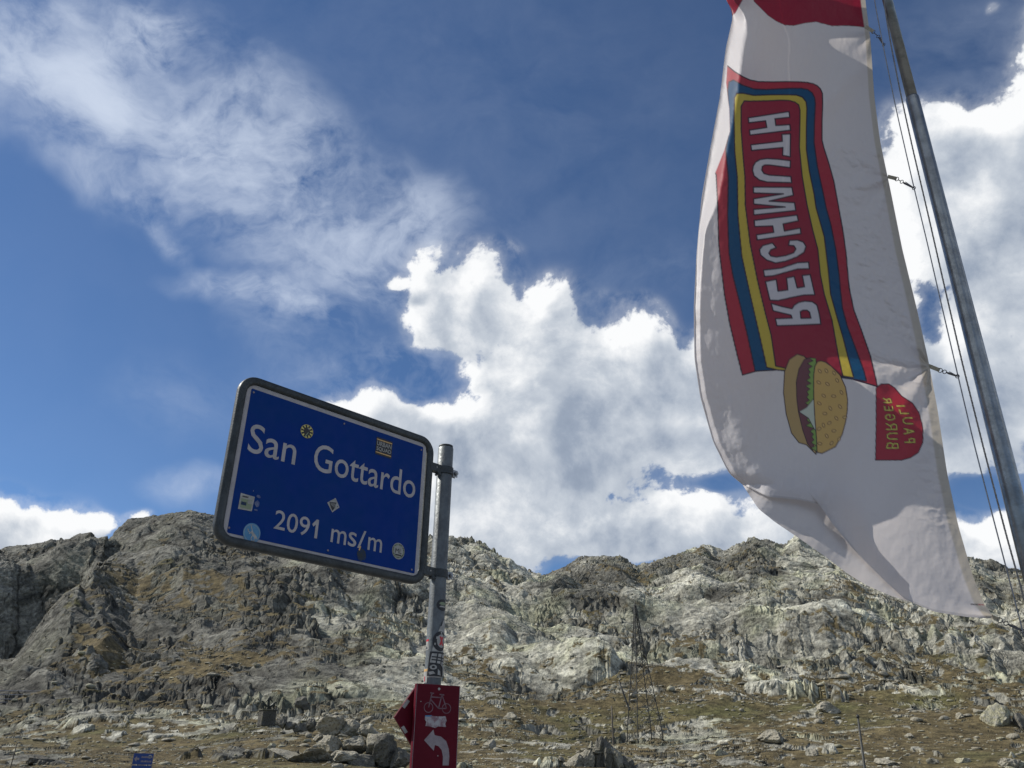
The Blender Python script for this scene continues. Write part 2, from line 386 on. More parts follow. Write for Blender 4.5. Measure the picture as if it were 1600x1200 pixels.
# rows follow what can be seen: evenly spread over elevation angle, few where the ground is hidden
NR = 520
TF = (ZF - 1.6) / rf[None, :]
dT = np.diff(TF, axis=1); rmax = np.maximum.accumulate(TF, axis=1)
vis = (TF[:, 1:] >= rmax[:, 1:] - .012) & (rf[None, 1:] > 45)
w_ = np.where(vis, np.abs(dT) / .30, np.abs(dT) * .0) + np.diff(lr)[None, :] * np.where(rf[1:] < 45, .02, np.where(vis, .10, .03))
cw_ = np.concatenate([np.zeros((NA, 1)), np.cumsum(w_, axis=1)], axis=1); cw_ /= cw_[:, -1:]
k9 = np.ones(9) / 9
cw_[:] = np.apply_along_axis(lambda q: np.convolve(np.pad(q, 4, mode='edge'), k9, 'valid'), 0, cw_)
tt = np.linspace(0, 1, NR)
RR = np.zeros((NA, NR)); ZZ = np.zeros((NA, NR))
for i in range(NA):
    RR[i] = np.interp(tt, cw_[i], rf); ZZ[i] = np.interp(RR[i], rf, ZF[i])
Mi = np.array(CR.transposed())
def project(P):
    q = (np.asarray(P, np.float64) - np.array(CAM)) @ Mi.T
    return 800 + F_PX * q[..., 0] / np.maximum(-q[..., 2], 1e-3), 600 - F_PX * q[..., 1] / np.maximum(-q[..., 2], 1e-3), -q[..., 2]
def relief(RR, ZZ):
    XX = (RR * np.sin(az)[:, None]).astype(np.float32); YY = (RR * np.cos(az)[:, None]).astype(np.float32); RR = RR.astype(np.float32)
    AZD = np.degrees(az)[:, None].astype(np.float32) + 0 * RR
    RC = np.where(TK[:, 7] >= TK[:, 8], RK[:, 7], RK[:, 8])[:, None]
    far = sm(RR, 150, 300)
    skyfade_ = 1 - sm(RR, RC * .78, RC * 1.0)
    # diagonal spurs
    ang = R(28); U = XX * math.cos(ang) + YY * math.sin(ang); Vv = -XX * math.sin(ang) + YY * math.cos(ang)
    spur = ridged(U / 120 + .3 * fbm(XX / 80, YY / 80, 9, 2), Vv / 330, 21, 4, .5)
    leftw = 1 - sm(AZD, -16, -2)
    ZZ = ZZ + far * (10 + 9 * leftw) * spur * (1 - .65 * sm(RR, RC * .8, RC))
    hump = ridged(XX / 95, YY / 95, 77, 5, .52)
    mid = sm(RR, 110, 260)
    ZZ = ZZ + mid * (1 - leftw * .5) * 8.5 * hump * (1 - .5 * sm(RR, RC * .85, RC))
    # near knolls
    near = sm(RR, 55, 100) * (1 - sm(RR, 200, 300))
    ZZ = ZZ + near * 1.5 * fbm(XX / 34, YY / 34, 41, 4, .5)

    # where rock shows: more and more with height, in bands and lumps
    rn = fbm(XX / 46, YY / 46, 91, 6, .62)
    rn2 = fbm(XX / 9, YY / 9, 95, 4, .6)
    height = sm(RR, 110, 300)
    rock = sm(rn * 1.1 + rn2 * .55 + hump * .35 * mid + height * .52 - .17 + .10 * leftw - .5*(1-sm(RR,60,110)), -.06, .16)
    PX_, PY_, PZ_ = project(np.stack([XX, YY, ZZ], -1))
    wpx = PX_ + 30 * rn; wpy = PY_ + 22 * rn2
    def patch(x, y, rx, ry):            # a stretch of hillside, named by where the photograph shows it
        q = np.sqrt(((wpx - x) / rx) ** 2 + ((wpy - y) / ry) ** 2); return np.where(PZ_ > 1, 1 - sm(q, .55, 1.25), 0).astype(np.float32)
    grassy = .55 * patch(1150, 1085, 260, 50) + .6 * patch(850, 1105, 150, 22) + .45 * patch(1480, 1100, 230, 70) + .5 * patch(1295, 905, 60, 28) + .4 * patch(1190, 890, 40, 25) + .45 * patch(150, 1010, 40, 55) + .62 * patch(250, 960, 210, 110) + .4 * patch(590, 1000, 90, 40) + .35 * patch(700, 900, 90, 40) + .35 * patch(1050, 1050, 200, 30) + .3 * patch(760, 1050, 50, 30) + .12 * patch(240, 1150, 330, 34)
    bare = .5 * patch(485, 930, 90, 60) + .5 * patch(520, 1060, 170, 50) + .4 * patch(830, 960, 90, 50) + .4 * patch(1255, 870, 50, 50) + .35 * patch(880, 1030, 130, 40) + .5 * patch(1110, 1145, 70, 22) + .3 * patch(1420, 1060, 120, 20)
    rn3 = fbm(XX / 3.5, YY / 3.5, 97, 4, .6)
    rock = sm(rn * 1.0 + rn2 * .75 + rn3 * 1.25 + hump * .3 * mid + height * .46 - .17 + .08 * leftw - .5 * (1 - sm(RR, 60, 110)) - grassy * .68 + bare * .6, -.04, .10)
    rock = np.clip(rock, 0, 1)
    tone = np.zeros_like(RR); crack = np.zeros_like(RR)
    wx = XX + 4 * fbm(XX / 20, YY / 20, 3, 2); wy = YY + 4 * fbm(XX / 20, YY / 20, 4, 2)
    disp = np.zeros_like(RR)
    slab = (1 - .75 * sm(fbm(XX / 38, YY / 38, 333, 4, .55) + .35 * bare, .02, .3)).astype(np.float32)
    for s_, (size, amp) in enumerate([(36, .26), (16, .36), (7.2, .42), (3.3, .44), (1.6, .42), (.8, .38)]):
        an = R(38 + 9 * s_)
        u_ = (wx * math.cos(an) + wy * math.sin(an)) / size; v_ = (-wx * math.sin(an) + wy * math.cos(an)) / (size * 2.1)
        h_, e_, id_ = blocks(u_, v_, 100 + s_ * 13, (1.1, 1.3, 1.4, 1.3, 1.2, 1.1)[s_], (.30, .30, .32, .36, .4, .4)[s_])
        lod = sm(size / RR, .0035, .009) * (1 - sm(size / RR, .12, .25))
        # smooth patches alternate with shattered ones
        rough = (.25 + 1.0 * sm(fbm(XX / (size * 5), YY / (size * 5), 300 + s_, 2), -.15, .35)) * (1.0 if size > 15 else slab)
        disp += h_ * size * amp * lod * rough * ((.55 if size > 5 else .12) + (.45 if size > 5 else .88) * sm(RR, 170, 340))
        tone += (id_ - .5) * lod * .6; crack = np.maximum(crack, (1 - sm(e_, .0, .10)) * lod * rough * .8)
    fine = fbm(XX / 1.3, YY / 1.3, 51, 3, .6)
    damp = 1 - .10 * sm(RR, RC * .82, RC)
    ZZ = ZZ + disp * (.06 + .94 * rock) * damp * sm(RR, 45, 80) + rock * .5 * sm(RR, 220, 330)
    crest = np.exp(-((RR - RC) / (RC * .10)) ** 2) * (1 - .7 * leftw)
    ZZ = ZZ + crest * (6.5 * ridged(XX / 30, YY / 30, 881, 4, .55) + 3.0 * perlin(XX / 11, YY / 11, 883))
    ZZ = ZZ + .10 * fine * sm(RR, 30, 60) * (1 + 0 * RR)
    # talus and broken ledges in front of and beside every step: no sheer curtains
    lim = (.80 + 1.3 * sm(fbm(XX / 26, YY / 26, 640, 3, .5), -.08, .42) + 4.0 * sm(-AZD, 26.5, 28.5) * sm(RR, 330, 370)).astype(np.float32)
    for j in range(RR.shape[1] - 2, -1, -1):
        ZZ[:, j] = np.maximum(ZZ[:, j], ZZ[:, j + 1] - lim[:, j] * (RR[:, j + 1] - RR[:, j]))
    for j in range(1, RR.shape[1]):
        ZZ[:, j] = np.maximum(ZZ[:, j], ZZ[:, j - 1] - 1.8 * (RR[:, j] - RR[:, j - 1]))
    daz = np.diff(az)
    for i in range(NA - 2, -1, -1): ZZ[i] = np.maximum(ZZ[i], ZZ[i + 1] - (lim[i] + .35) * np.hypot(RR[i] * daz[i], RR[i + 1] - RR[i]))
    for i in range(1, NA): ZZ[i] = np.maximum(ZZ[i], ZZ[i - 1] - (lim[i] + .35) * np.hypot(RR[i] * daz[i - 1], RR[i - 1] - RR[i]))
    ZZ = ZZ + rock * .26 * ridged(XX / 3.1, YY / 3.1, 650, 4, .6) * np.clip((RR - 70) / 150, .12, 2.2)
    # correct the crest so that the skyline keeps its measured height
    Tn = (ZZ - 1.6) / RR
    sky_now = np.where(RR > 250, Tn, -1).max(axis=1)
    sky_want = TK[:, 7:9].max(axis=1)
    ks = np.exp(-np.linspace(-2, 2, 35) ** 2); ks /= ks.sum()
    cor = sky_want / sky_now; cor = np.convolve(np.pad(cor, 17, mode='edge'), ks, 'valid')[:, None]
    ZZ = 1.6 + (ZZ - 1.6) * (1 + (cor - 1) * sm(RR, 90, 400))
    ZZ = np.where(RR < 45, ZZ * sm(RR, 25, 45), ZZ)
    amp_w = rock * np.clip(RR * .0045, .1, 2.4)      # overhangs and ledges: break the walls sideways as well
    XX = XX + amp_w * (fbm((XX + ZZ * .7) / 7, (YY * .4 + ZZ) / 5, 501, 4, .6) * 1.1)
    YY = YY + amp_w * (fbm((XX * .6 + ZZ) / 6, (YY - ZZ * .8) / 6, 511, 4, .6) * 1.1)
    return XX, YY, ZZ, RR, rock, tone, crack, leftw, hump, patch, grassy, bare, RC
# first pass finds where the broken surface can be seen, second pass puts the rows there
P1 = relief(RR, ZZ)
T1 = (P1[2] - 1.6) / P1[3]
m1 = np.maximum.accumulate(T1, axis=1)
vis1 = (T1[:, 1:] >= m1[:, 1:] - .010) & (P1[3][:, 1:] > 45)
dl = np.abs(np.diff(np.log(RR), axis=1))
w1 = np.where(vis1, np.minimum(np.abs(np.diff(T1, axis=1)), .02) / .30 + .22 * dl, .02 * dl)
w1[P1[3][:, 1:] < 45] *= .3
k5 = np.exp(-np.linspace(-1.6, 1.6, 7) ** 2); k5 /= k5.sum()
w1 = np.apply_along_axis(lambda q: np.convolve(np.pad(q, 3, mode='edge'), k5, 'valid'), 1, w1)
c1_ = np.concatenate([np.zeros((NA, 1)), np.cumsum(w1, axis=1)], axis=1); c1_ /= c1_[:, -1:]
k31 = np.hanning(33)[1:-1]; k31 /= k31.sum()
c1_[:] = np.apply_along_axis(lambda q: np.convolve(np.pad(q, 15, mode='edge'), k31, 'valid'), 0, c1_)
NR = 760; tt = np.linspace(0, 1, NR); R2 = np.zeros((NA, NR)); Z2 = np.zeros((NA, NR))
for i in range(NA):
    R2[i] = np.interp(tt, c1_[i], RR[i]); Z2[i] = np.interp(R2[i], rf, ZF[i])
XX, YY, ZZ, RR, rock, tone, crack, leftw, hump, patch, grassy, bare, RC = relief(R2, Z2)
# steep faces are bare rock
du = np.stack([np.gradient(q, axis=0) for q in (XX, YY, ZZ)], -1); dv = np.stack([np.gradient(q, axis=1) for q in (XX, YY, ZZ)], -1)
nn_ = np.cross(dv, du); steep = np.hypot(nn_[..., 0], nn_[..., 1]) / (np.abs(nn_[..., 2]) + 1e-6); del du, dv, nn_
rock = np.clip(np.maximum(rock, sm(steep, .95, 1.5)), 0, 1)
VT = np.stack([XX, YY, ZZ], -1).reshape(-1, 3)

# albedo: pale granite with yellow-green lichen, darker gneiss up left with the far-left cliff's shade painted in, brown autumn grass, green hollows
n3 = lambda *c: np.array(c, np.float32)
lich = sm(fbm(XX / 28, YY / 28, 61, 5, .6), -.05, .35)
dark = sm(fbm(XX / 60, YY / 60, 66, 5, .6) + .12 * leftw + .95 * patch(190, 930, 350, 180) + .25 * patch(560, 1020, 250, 60) - .5 * bare + .5 * patch(925, 890, 80, 40) + .3 * patch(1140, 862, 130, 34) + .5 * patch(40, 980, 120, 130) - .3 * patch(300, 1110, 330, 26) + .3 * patch(1550, 890, 60, 30) + .16 * sm(RR, 420, 560) * (1 - leftw), .0, .5)  # the far-left cliff patch puts that wall's shade into the rock colour
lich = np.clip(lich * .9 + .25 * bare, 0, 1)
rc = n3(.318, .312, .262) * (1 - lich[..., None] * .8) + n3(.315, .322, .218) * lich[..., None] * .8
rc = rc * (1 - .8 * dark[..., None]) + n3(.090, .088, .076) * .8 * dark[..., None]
rc = rc * (1 + .62 * tone[..., None]) * (1 - .72 * crack[..., None])  # cracks darkened in the colour for shadow gaps as well as dirt
gr = sm(fbm(XX / 40, YY / 40, 71, 5, .6) - .12, -.1, .4)
gcol = n3(.112, .090, .046) * (1 - gr[..., None]) + n3(.092, .090, .038) * gr[..., None]
gcol = gcol * (1 + .5 * fbm(XX / 3.2, YY / 3.2, 73, 4, .6)[..., None])
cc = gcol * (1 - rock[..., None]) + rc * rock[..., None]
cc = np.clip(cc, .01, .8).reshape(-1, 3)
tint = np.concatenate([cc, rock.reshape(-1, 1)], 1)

mt_t, b, bs = principled('mountain_ground', (.3, .3, .3), .92, 0, .15)
at_ = b.n('ShaderNodeAttribute', attribute_name='tint'); tco = b.n('ShaderNodeTexCoord').outputs['Object']
dist_ = b.v('LENGTH', tco)
q1 = b.noise(tco, .55, 8, .66); q2 = b.noise(tco, 2.3, 8, .66); q3 = b.noise(tco, .16, 8, .62)
mul = b.m('MULTIPLY', b.rng(q1, .32, .68, .52, 1.45), b.m('MULTIPLY', b.rng(q2, .3, .7, .78, 1.24), b.rng(q3, .35, .65, .84, 1.16)))
vm = b.v('SCALE', at_.outputs['Color'], None, scale=mul)
b.put(bs.inputs['Base Color'], vm)
bp = b.n('ShaderNodeBump'); bp.inputs['Strength'].default_value = .8; bp.inputs['Distance'].default_value = 1.0
b.put(bp.inputs['Height'], b.m('ADD', b.m('MULTIPLY', q1, .9), b.m('MULTIPLY', q2, .25)))
b.put(bs.inputs['Normal'], bp.outputs[0])
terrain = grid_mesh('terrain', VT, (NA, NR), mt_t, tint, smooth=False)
tag(terrain, 'rugged grey mountainside above the pass with brown grass between bare rock slabs', None, None, 'structure')
mt_g, b, bs = principled('gravel_ground', (.2, .19, .17), .95, 0, .1)
tco = b.n('ShaderNodeTexCoord').outputs['Object']
b.put(bs.inputs['Base Color'], b.ramp(b.noise(tco, 6, 8, .7), [(.3, (.10, .095, .085)), (.7, (.28, .27, .25))]))
bm = bmesh.new(); bmesh.ops.create_circle(bm, cap_ends=True, segments=96, radius=40)
bmesh.ops.translate(bm, verts=bm.verts, vec=(0, 0, .004))
g_ = bm_obj('ground', bm, mt_g); tag(g_, 'flat gravel ground of the mountain pass below the signs', None, None, 'structure')

# pixel lookup on the terrain
_px, _py, _pz = project(VT); _rr = RR.reshape(-1)
_ok = (_pz > 1) & (_rr > 50)
def ground_at(x, y, tol=3.0):
    """first terrain point seen at photo pixel x,y"""
    d2 = (_px - x) ** 2 + (_py - y) ** 2
    c = np.where(_ok & (d2 < tol * tol))[0]
    if len(c) == 0: c = np.array([np.argmin(np.where(_ok, d2, 1e12))])
    i = c[np.argmin(_rr[c])]; return Vector(VT[i])
# ------------------------------------------------------------------ flat print and text helpers
_tc = {}
def text_geo(s, width=None, height=None, shear=0.0, bold=0.0):
    """triangulated glyph outlines, lower-left at 0,0, scaled to width x height (height of the glyph box)"""
    key = (s, bold)
    if key not in _tc:
        cu = bpy.data.curves.new('print', 'FONT'); cu.body = s; cu.size = 1; cu.resolution_u = 4; cu.offset = bold
        o = bpy.data.objects.new('print', cu); COL.objects.link(o)
        dg = bpy.context.evaluated_depsgraph_get(); me = bpy.data.meshes.new_from_object(o.evaluated_get(dg))
        v = np.array([(q.co.x, q.co.y) for q in me.vertices]); f = [tuple(p.vertices) for p in me.polygons]
        bpy.data.objects.remove(o); bpy.data.curves.remove(cu); bpy.data.meshes.remove(me)
        _tc[key] = (v, f)
    v, f = _tc[key]; v = v - v.min(axis=0); e = v.max(axis=0)
    sx = width / e[0] if width else 1; sy = height / e[1] if height else sx
    if not width: sx = sy
    v = v * (sx, sy); v[:, 0] += shear * v[:, 1]; return v, f
class Print:
    """thin printed layers that lie on a plane given by origin o and unit axes u, v, n"""
    def __init__(s, o, u, v, n): s.o, s.u, s.v, s.n = o, u, v, n; s.V = []; s.F = []; s.M = []; s.mats = []
    def _m(s, mat):
        if mat not in s.mats: s.mats.append(mat)
        return s.mats.index(mat)
    def add(s, pts, faces, mat, lift):
        b0 = len(s.V); k = s._m(mat)
        for p in pts: s.V.append(s.o + s.u * float(p[0]) + s.v * float(p[1]) + s.n * lift)
        for f in faces: s.F.append(tuple(b0 + i for i in f)); s.M.append(k)
    def poly(s, pts, mat, lift): s.add(pts, [tuple(range(len(pts)))], mat, lift)
    def text(s, t, x, y, w, h, mat, lift, ang=0.0, shear=0.0, bold=0.0):
        v, f = text_geo(t, w, h, shear, bold); c, sn = math.cos(ang), math.sin(ang)
        s.add([(x + c * a - sn * b_, y + sn * a + c * b_) for a, b_ in v], f, mat, lift)
    def disc(s, x, y, r, mat, lift, n=32, a0=0, a1=2 * math.pi, ry=None):
        ry = ry or r; full = abs(a1 - a0 - 2 * math.pi) < 1e-6
        pts = [(x + r * math.cos(a0 + (a1 - a0) * i / n), y + ry * math.sin(a0 + (a1 - a0) * i / n)) for i in range(n if full else n + 1)]
        if not full: pts.append((x, y))
        s.poly(pts, mat, lift)
    def ring(s, x, y, r0, r1, mat, lift, n=32):
        p = [(x + q * math.cos(2 * math.pi * i / n), y + q * math.sin(2 * math.pi * i / n)) for q in (r0, r1) for i in range(n)]
        s.add(p, [(i, (i + 1) % n, n + (i + 1) % n, n + i) for i in range(n)], mat, lift)
    def line(s, p, q, w, mat, lift):
        p = Vector(p); q = Vector(q); d = (q - p).normalized() * w / 2; e = Vector((-d.y, d.x))
        s.poly([p - e, q - e, q + e, p + e], mat, lift)
    def build(s, name, parent=None, label=None):
        o = mesh_obj(name, s.V, s.F, None, parent, mats=s.mats, fm=s.M)
        if label: o['label'] = label
        return o
def tube(bm, pts, r, n=12, caps=True, radii=None):
    rings = []; pts = [Vector(p) for p in pts]; up = None
    for i, p in enumerate(pts):
        t = (pts[min(i + 1, len(pts) - 1)] - pts[max(i - 1, 0)]).normalized()
        if up is None: up = t.orthogonal().normalized()
        up = (up - t * up.dot(t)).normalized(); sd = t.cross(up); rr = radii[i] if radii else r
        rings.append([bm.verts.new(p + up * rr * math.cos(2 * math.pi * k / n) + sd * rr * math.sin(2 * math.pi * k / n)) for k in range(n)])
    for a, b_ in zip(rings, rings[1:]):
        for k in range(n): bm.faces.new((a[k], a[(k + 1) % n], b_[(k + 1) % n], b_[k])).smooth = True
    if caps: bm.faces.new(rings[0][::-1]); bm.faces.new(rings[-1])
def box(bm, c, ax, h):
    """c centre, ax three unit axes, h half sizes"""
    vs = [bm.verts.new(c + ax[0] * h[0] * i + ax[1] * h[1] * j + ax[2] * h[2] * k) for i in (-1, 1) for j in (-1, 1) for k in (-1, 1)]
    for f in ((0,1,3,2),(4,6,7,5),(0,4,5,1),(2,3,7,6),(0,2,6,4),(1,5,7,3)): bm.faces.new([vs[i] for i in f])
def bevel(bm, w, seg=2): bmesh.ops.bevel(bm, geom=bm.edges[:], offset=w, segments=seg, affect='EDGES', profile=.7)
UP = Vector((0, 0, 1))

# ------------------------------------------------------------------ materials
M_galv = weathered('galvanised_steel', (.155, .175, .18), (.09, .10, .107), 9, .55, .35, .5, .003, .3, .7, .1)
M_frame = weathered('weathered_frame_steel', (.062, .07, .072), (.034, .04, .042), 14, .5, .4, .45, .002)
M_bracket = weathered('bracket_steel', (.42, .44, .45), (.20, .21, .22), 30, .38, .8, .5, .002)
M_blue = weathered('sign_blue', (.0012, .030, .20), (.002, .036, .18), 3, .5, 0, .10, 0)
M_white = weathered('sign_white', (.44, .42, .425), (.36, .345, .35), 20, .5, 0, .2, 0)
M_edge = weathered('aluminium_edge', (.62, .62, .62), (.42, .42, .42), 16, .35, .6, .5, 0)
M_blk = principled('print_black', (.018, .018, .02), .5)[0]
M_yel = principled('print_yellow', (.62, .54, .16), .5)[0]
M_org = principled('print_orange', (.62, .38, .14), .5)[0]
M_pap = weathered('sticker_paper', (.42, .42, .40), (.29, .29, .27), 60, .6, 0, .3, 0)
M_green = principled('print_grey_green', (.22, .27, .17), .6)[0]
M_lblue = weathered('sticker_light_blue', (.055, .20, .38), (.10, .28, .46), 40, .5, 0, .4, 0)
M_residue = weathered('glue_residue', (.06, .09, .22), (.16, .19, .30), 60, .7, 0, .3, 0)
M_smear = weathered('dirt_smear', (.035, .045, .05), (.012, .04, .12), 40, .7, 0, .3, 0)
M_red = weathered('sign_dark_red', (.105, .006, .015), (.088, .006, .014), 5, .55, 0, .12, 0)
M_redp = principled('print_red', (.48, .03, .04), .5)[0]
M_dull = weathered('faded_white_print', (.29, .26, .27), (.22, .18, .20), 30, .6, 0, .3, 0)
M_scratch = weathered('scratched_sticker', (.38, .37, .38), (.22, .14, .16), 45, .6, 0, .3, 0, .4, .55)

# ------------------------------------------------------------------ sign post
D_POST = 3.62
pt = at(691, 800, D_POST); PX0, PY0 = pt.x, pt.y
def axis_z(y_):                      # height on the post axis seen at photo row y_
    lo, hi = -1.0, 6.0
    for _ in range(50):
        m_ = (lo + hi) / 2; _, yy, _z = project(np.array([PX0, PY0, m_]))
        if yy > y_: lo = m_
        else: hi = m_
    return (lo + hi) / 2
R_POST = .0355
post = tag(empty('sign_post', (PX0, PY0, 0)), 'round galvanised steel post with torn stickers that carries the blue and red signs', 'post')
zt = axis_z(700)
bm = bmesh.new(); tube(bm, [(PX0, PY0, -.3), (PX0, PY0, zt - .004), (PX0, PY0, zt)], R_POST, 40, radii=[R_POST, R_POST, R_POST - .003])
bm_obj('pole', bm, M_galv, post)
bm = bmesh.new(); tube(bm, [(PX0, PY0, zt + .0005), (PX0, PY0, zt + .009)], R_POST * .93, 32); bm_obj('cap', bm, M_frame, post)
bm = bmesh.new(); tube(bm, [(PX0, PY0, .006), (PX0, PY0, .10)], .075, 24); bm_obj('footing', bm, weathered('concrete', (.36, .35, .33), (.25, .24, .23), 12, .9), post)

# stickers wrapped round the post (kept as curved sheets on the tube)
_wn = [0]
def wrap(name, x0, y0, x1, y1, layers, label):
    """sheet between photo pixels; x counts across the tube, layers = list of (polygon in 0..1 box, material)"""
    def ang(x_, y_):
        cx_, _, zc = project(np.array([PX0, PY0, axis_z(y_)])); wpx = R_POST * F_PX / zc
        return math.asin(max(-1, min(1, (x_ - cx_) / wpx)))
    a0, a1 = ang(x0, (y0 + y1) / 2), ang(x1, (y0 + y1) / 2); z0, z1 = axis_z(y1), axis_z(y0)
    view = math.atan2(PX0, PY0)
    V, Fc, Ms, mats = [], [], [], []; _wn[0] += 1
    for li, (poly, mat) in enumerate(layers):
        if mat not in mats: mats.append(mat)
        bmx = bmesh.new(); vs = [bmx.verts.new((p[0], p[1], 0)) for p in poly]; bmx.faces.new(vs)
        for k in range(1, 12):
            bmesh.ops.bisect_plane(bmx, geom=bmx.verts[:] + bmx.edges[:] + bmx.faces[:], plane_co=(k / 12, 0, 0), plane_no=(1, 0, 0))
        bmx.verts.ensure_lookup_table(); b0 = len(V)
        for v_ in bmx.verts:
            a = a0 + (a1 - a0) * v_.co.x; rr = R_POST + .0004 + .0012 * (_wn[0] % 5) + .0003 * li
            th = view + math.pi - a        # outward direction seen from the camera
            V.append(Vector((PX0 + rr * math.sin(th), PY0 + rr * math.cos(th), z0 + (z1 - z0) * v_.co.y)))
        bmx.verts.index_update()
        for f_ in bmx.faces: Fc.append(tuple(b0 + v_.index for v_ in f_.verts)); Ms.append(mats.index(mat))
        bmx.free()
    o = mesh_obj(name, V, Fc, None, post, mats=mats, fm=Ms, smooth=True); o['label'] = label; return o
circ = lambda cx_, cy_, rx, ry, n=20: [(cx_ + rx * math.cos(2 * math.pi * i / n), cy_ + ry * math.sin(2 * math.pi * i / n)) for i in range(n)]
wrap('sticker', 682, 938, 696, 956, [(circ(.5, .5, .5, .5), M_blk), (circ(.5, .62, .30, .14), M_green), ([(.2, .3), (.8, .3), (.7, .42), (.3, .42)], M_pap)], 'small round black sticker')
wrap('sticker', 670, 968, 694, 1060, [([(0, 0), (1, 0), (1, .93), (.8, 1), (.55, .86), (.3, .62), (.12, .30)], M_pap), ([(.55, .86), (.62, .87), (.7, .95), (.66, .95)], M_blk)], 'long torn white sticker')
wrap('sticker', 676, 988, 694, 1019, [(circ(.5, .5, .5, .5), M_blk), (circ(.56, .52, .30, .34), M_pap), ([(.4, .3), (.52, .3), (.72, .74), (.6, .74)], M_redp), ([(.6, .3), (.74, .3), (.52, .74), (.4, .74)], M_redp),
   ([(.2, .60), (.28, .60), (.30, .72), (.22, .72)], M_pap), ([(.12, .30), (.2, .28), (.2, .40), (.12, .40)], M_pap), ([(.46, .88), (.56, .88), (.56, .97), (.46, .97)], M_pap)], 'round black sticker with a white disc and red cross')
wrap('sticker', 669, 1020, 691, 1058, [([(0, 0), (1, 0), (1, 1), (.1, 1)], M_blk), ([(.12, .55), (.85, .5), (.92, .92), (.2, .92)], M_pap),
   ([(.2, .64), (.85, .60), (.86, .65), (.2, .69)], M_blk), ([(.2, .76), (.86, .72), (.87, .77), (.2, .81)], M_blk), ([(.38, .5), (.44, .5), (.5, .92), (.44, .92)], M_blk), ([(.62, .5), (.68, .5), (.74, .92), (.68, .92)], M_blk),
   (circ(.3, .36, .16, .10), M_pap), (circ(.3, .36, .07, .05), M_blk), ([(.8, .05), (.92, .05), (.95, .42), (.6, .52), (.78, .36)], M_pap), ([(.15, .05), (.4, .10), (.3, .2), (.1, .16)], M_pap), ([(.5, .06), (.66, .04), (.62, .2), (.5, .3)], M_pap)], 'black and white comic print sticker')
wrap('sticker', 665, 1000, 670.5, 1018, [([(0, 0), (1, .1), (.8, 1), (.1, .8)], M_pap), ([(.0, .8), (.9, .8), (.9, 1), (0, .95)], M_redp), ([(.2, .1), (.8, .2), (.5, .4)], M_blk)], 'torn scrap with red edge')
wrap('sticker', 661, 1046, 668, 1068, [([(0, 0), (1, 0), (1, 1), (.1, 1)], M_pap), ([(0, .8), (1, .8), (1, .97), (.1, .97)], M_org), ([(.4, .1), (.6, .1), (.6, .45), (.4, .45)], M_redp)], 'white scrap with orange edge')

# ------------------------------------------------------------------ the blue pass sign
def isect(p, q, r, s_):
    (x1, y1), (x2, y2), (x3, y3), (x4, y4) = p, q, r, s_
    d = (x1 - x2) * (y3 - y4) - (y1 - y2) * (x3 - x4)
    a = x1 * y2 - y1 * x2; c = x3 * y4 - y3 * x4
    return ((a * (x3 - x4) - (x1 - x2) * c) / d, (a * (y3 - y4) - (y1 - y2) * c) / d)
T_ = ((401, 590.4), (662, 683.4)); B_ = ((347, 850.5), (644, 913.5)); Lf = ((372.5, 603), (331.4, 828)); Rt = ((675.5, 702), (663.5, 903))
vp = isect(*T_, *B_); su = ray(*vp); su = Vector((su.x, su.y, 0)).normalized()       # horizontal direction along the sign
sn = su.cross(UP)                                                                     # towards the camera
if sn.dot(CAM - pt) < 0: sn = -sn
s_org = Vector((PX0, PY0, 0)) - su * (R_POST + .02) + sn * .0
def S(x_, y_, lift=0.0):
    p = on_plane(x_, y_, s_org + sn * lift, sn) - s_org; return (p.dot(su), p.dot(UP))
cTL, cTR, cBL, cBR = [S(*isect(a, b_[0], b_[1], a2) if False else isect(a[0], a[1], b_[0], b_[1])) for a, b_, a2 in ((T_, Lf, 0), (T_, Rt, 0), (B_, Lf, 0), (B_, Rt, 0))]
print('SIGN', cTL, cTR, cBL, cBR, 'azimuth', math.degrees(math.atan2(su.x, su.y)), 'vp', vp)
xl = (cTL[0] + cBL[0]) / 2; xr = (cTR[0] + cBR[0]) / 2; zt_ = (cTL[1] + cTR[1]) / 2; zb_ = (cBL[1] + cBR[1]) / 2
SW, SH = xr - xl, zt_ - zb_
sign = tag(empty('place_sign', (s_org + su * ((xl + xr) / 2)).to_tuple()[:2] + (zb_,)), 'large blue pass sign reading San Gottardo 2091 ms/m in a grey steel tube frame', 'sign')
def rrect(x0, x1, z0, z1, r, n=8):
    pts = []
    for cx_, cz_, a0 in ((x1 - r, z1 - r, 0), (x0 + r, z1 - r, 90), (x0 + r, z0 + r, 180), (x1 - r, z0 + r, 270)):
        for i in range(n + 1):
            a = R(a0 + 90 * i / n); pts.append((cx_ + r * math.cos(a), cz_ + r * math.sin(a)))
    return pts
def W3(p, lift=0.0): return s_org + su * p[0] + UP * p[1] + sn * lift
FR = .0172                                    # half width of the frame tube
fo = rrect(xl + FR, xr - FR, zb_ + FR, zt_ - FR, .058)
bm = bmesh.new(); rings = []
for i, p in enumerate(fo):
    a = Vector(fo[i - 1]); c = Vector(fo[(i + 1) % len(fo)]); t = (c - a).normalized(); nrm_ = Vector((t.y, -t.x))
    ring_ = []
    for k in range(12):
        th = 2 * math.pi * (k + .5) / 12; q = Vector((math.copysign(abs(math.cos(th)) ** .6, math.cos(th)), math.copysign(abs(math.sin(th)) ** .6, math.sin(th)))) * FR
        ring_.append(bm.verts.new(W3((p[0] + nrm_.x * q.x, p[1] + nrm_.y * q.x), q.y)))
    rings.append(ring_)
for a, c in zip(rings, rings[1:] + rings[:1]):
    for k in range(12): bm.faces.new((a[k], a[(k + 1) % 12], c[(k + 1) % 12], c[k])).smooth = True
bm_obj('frame', bm, M_frame, sign)
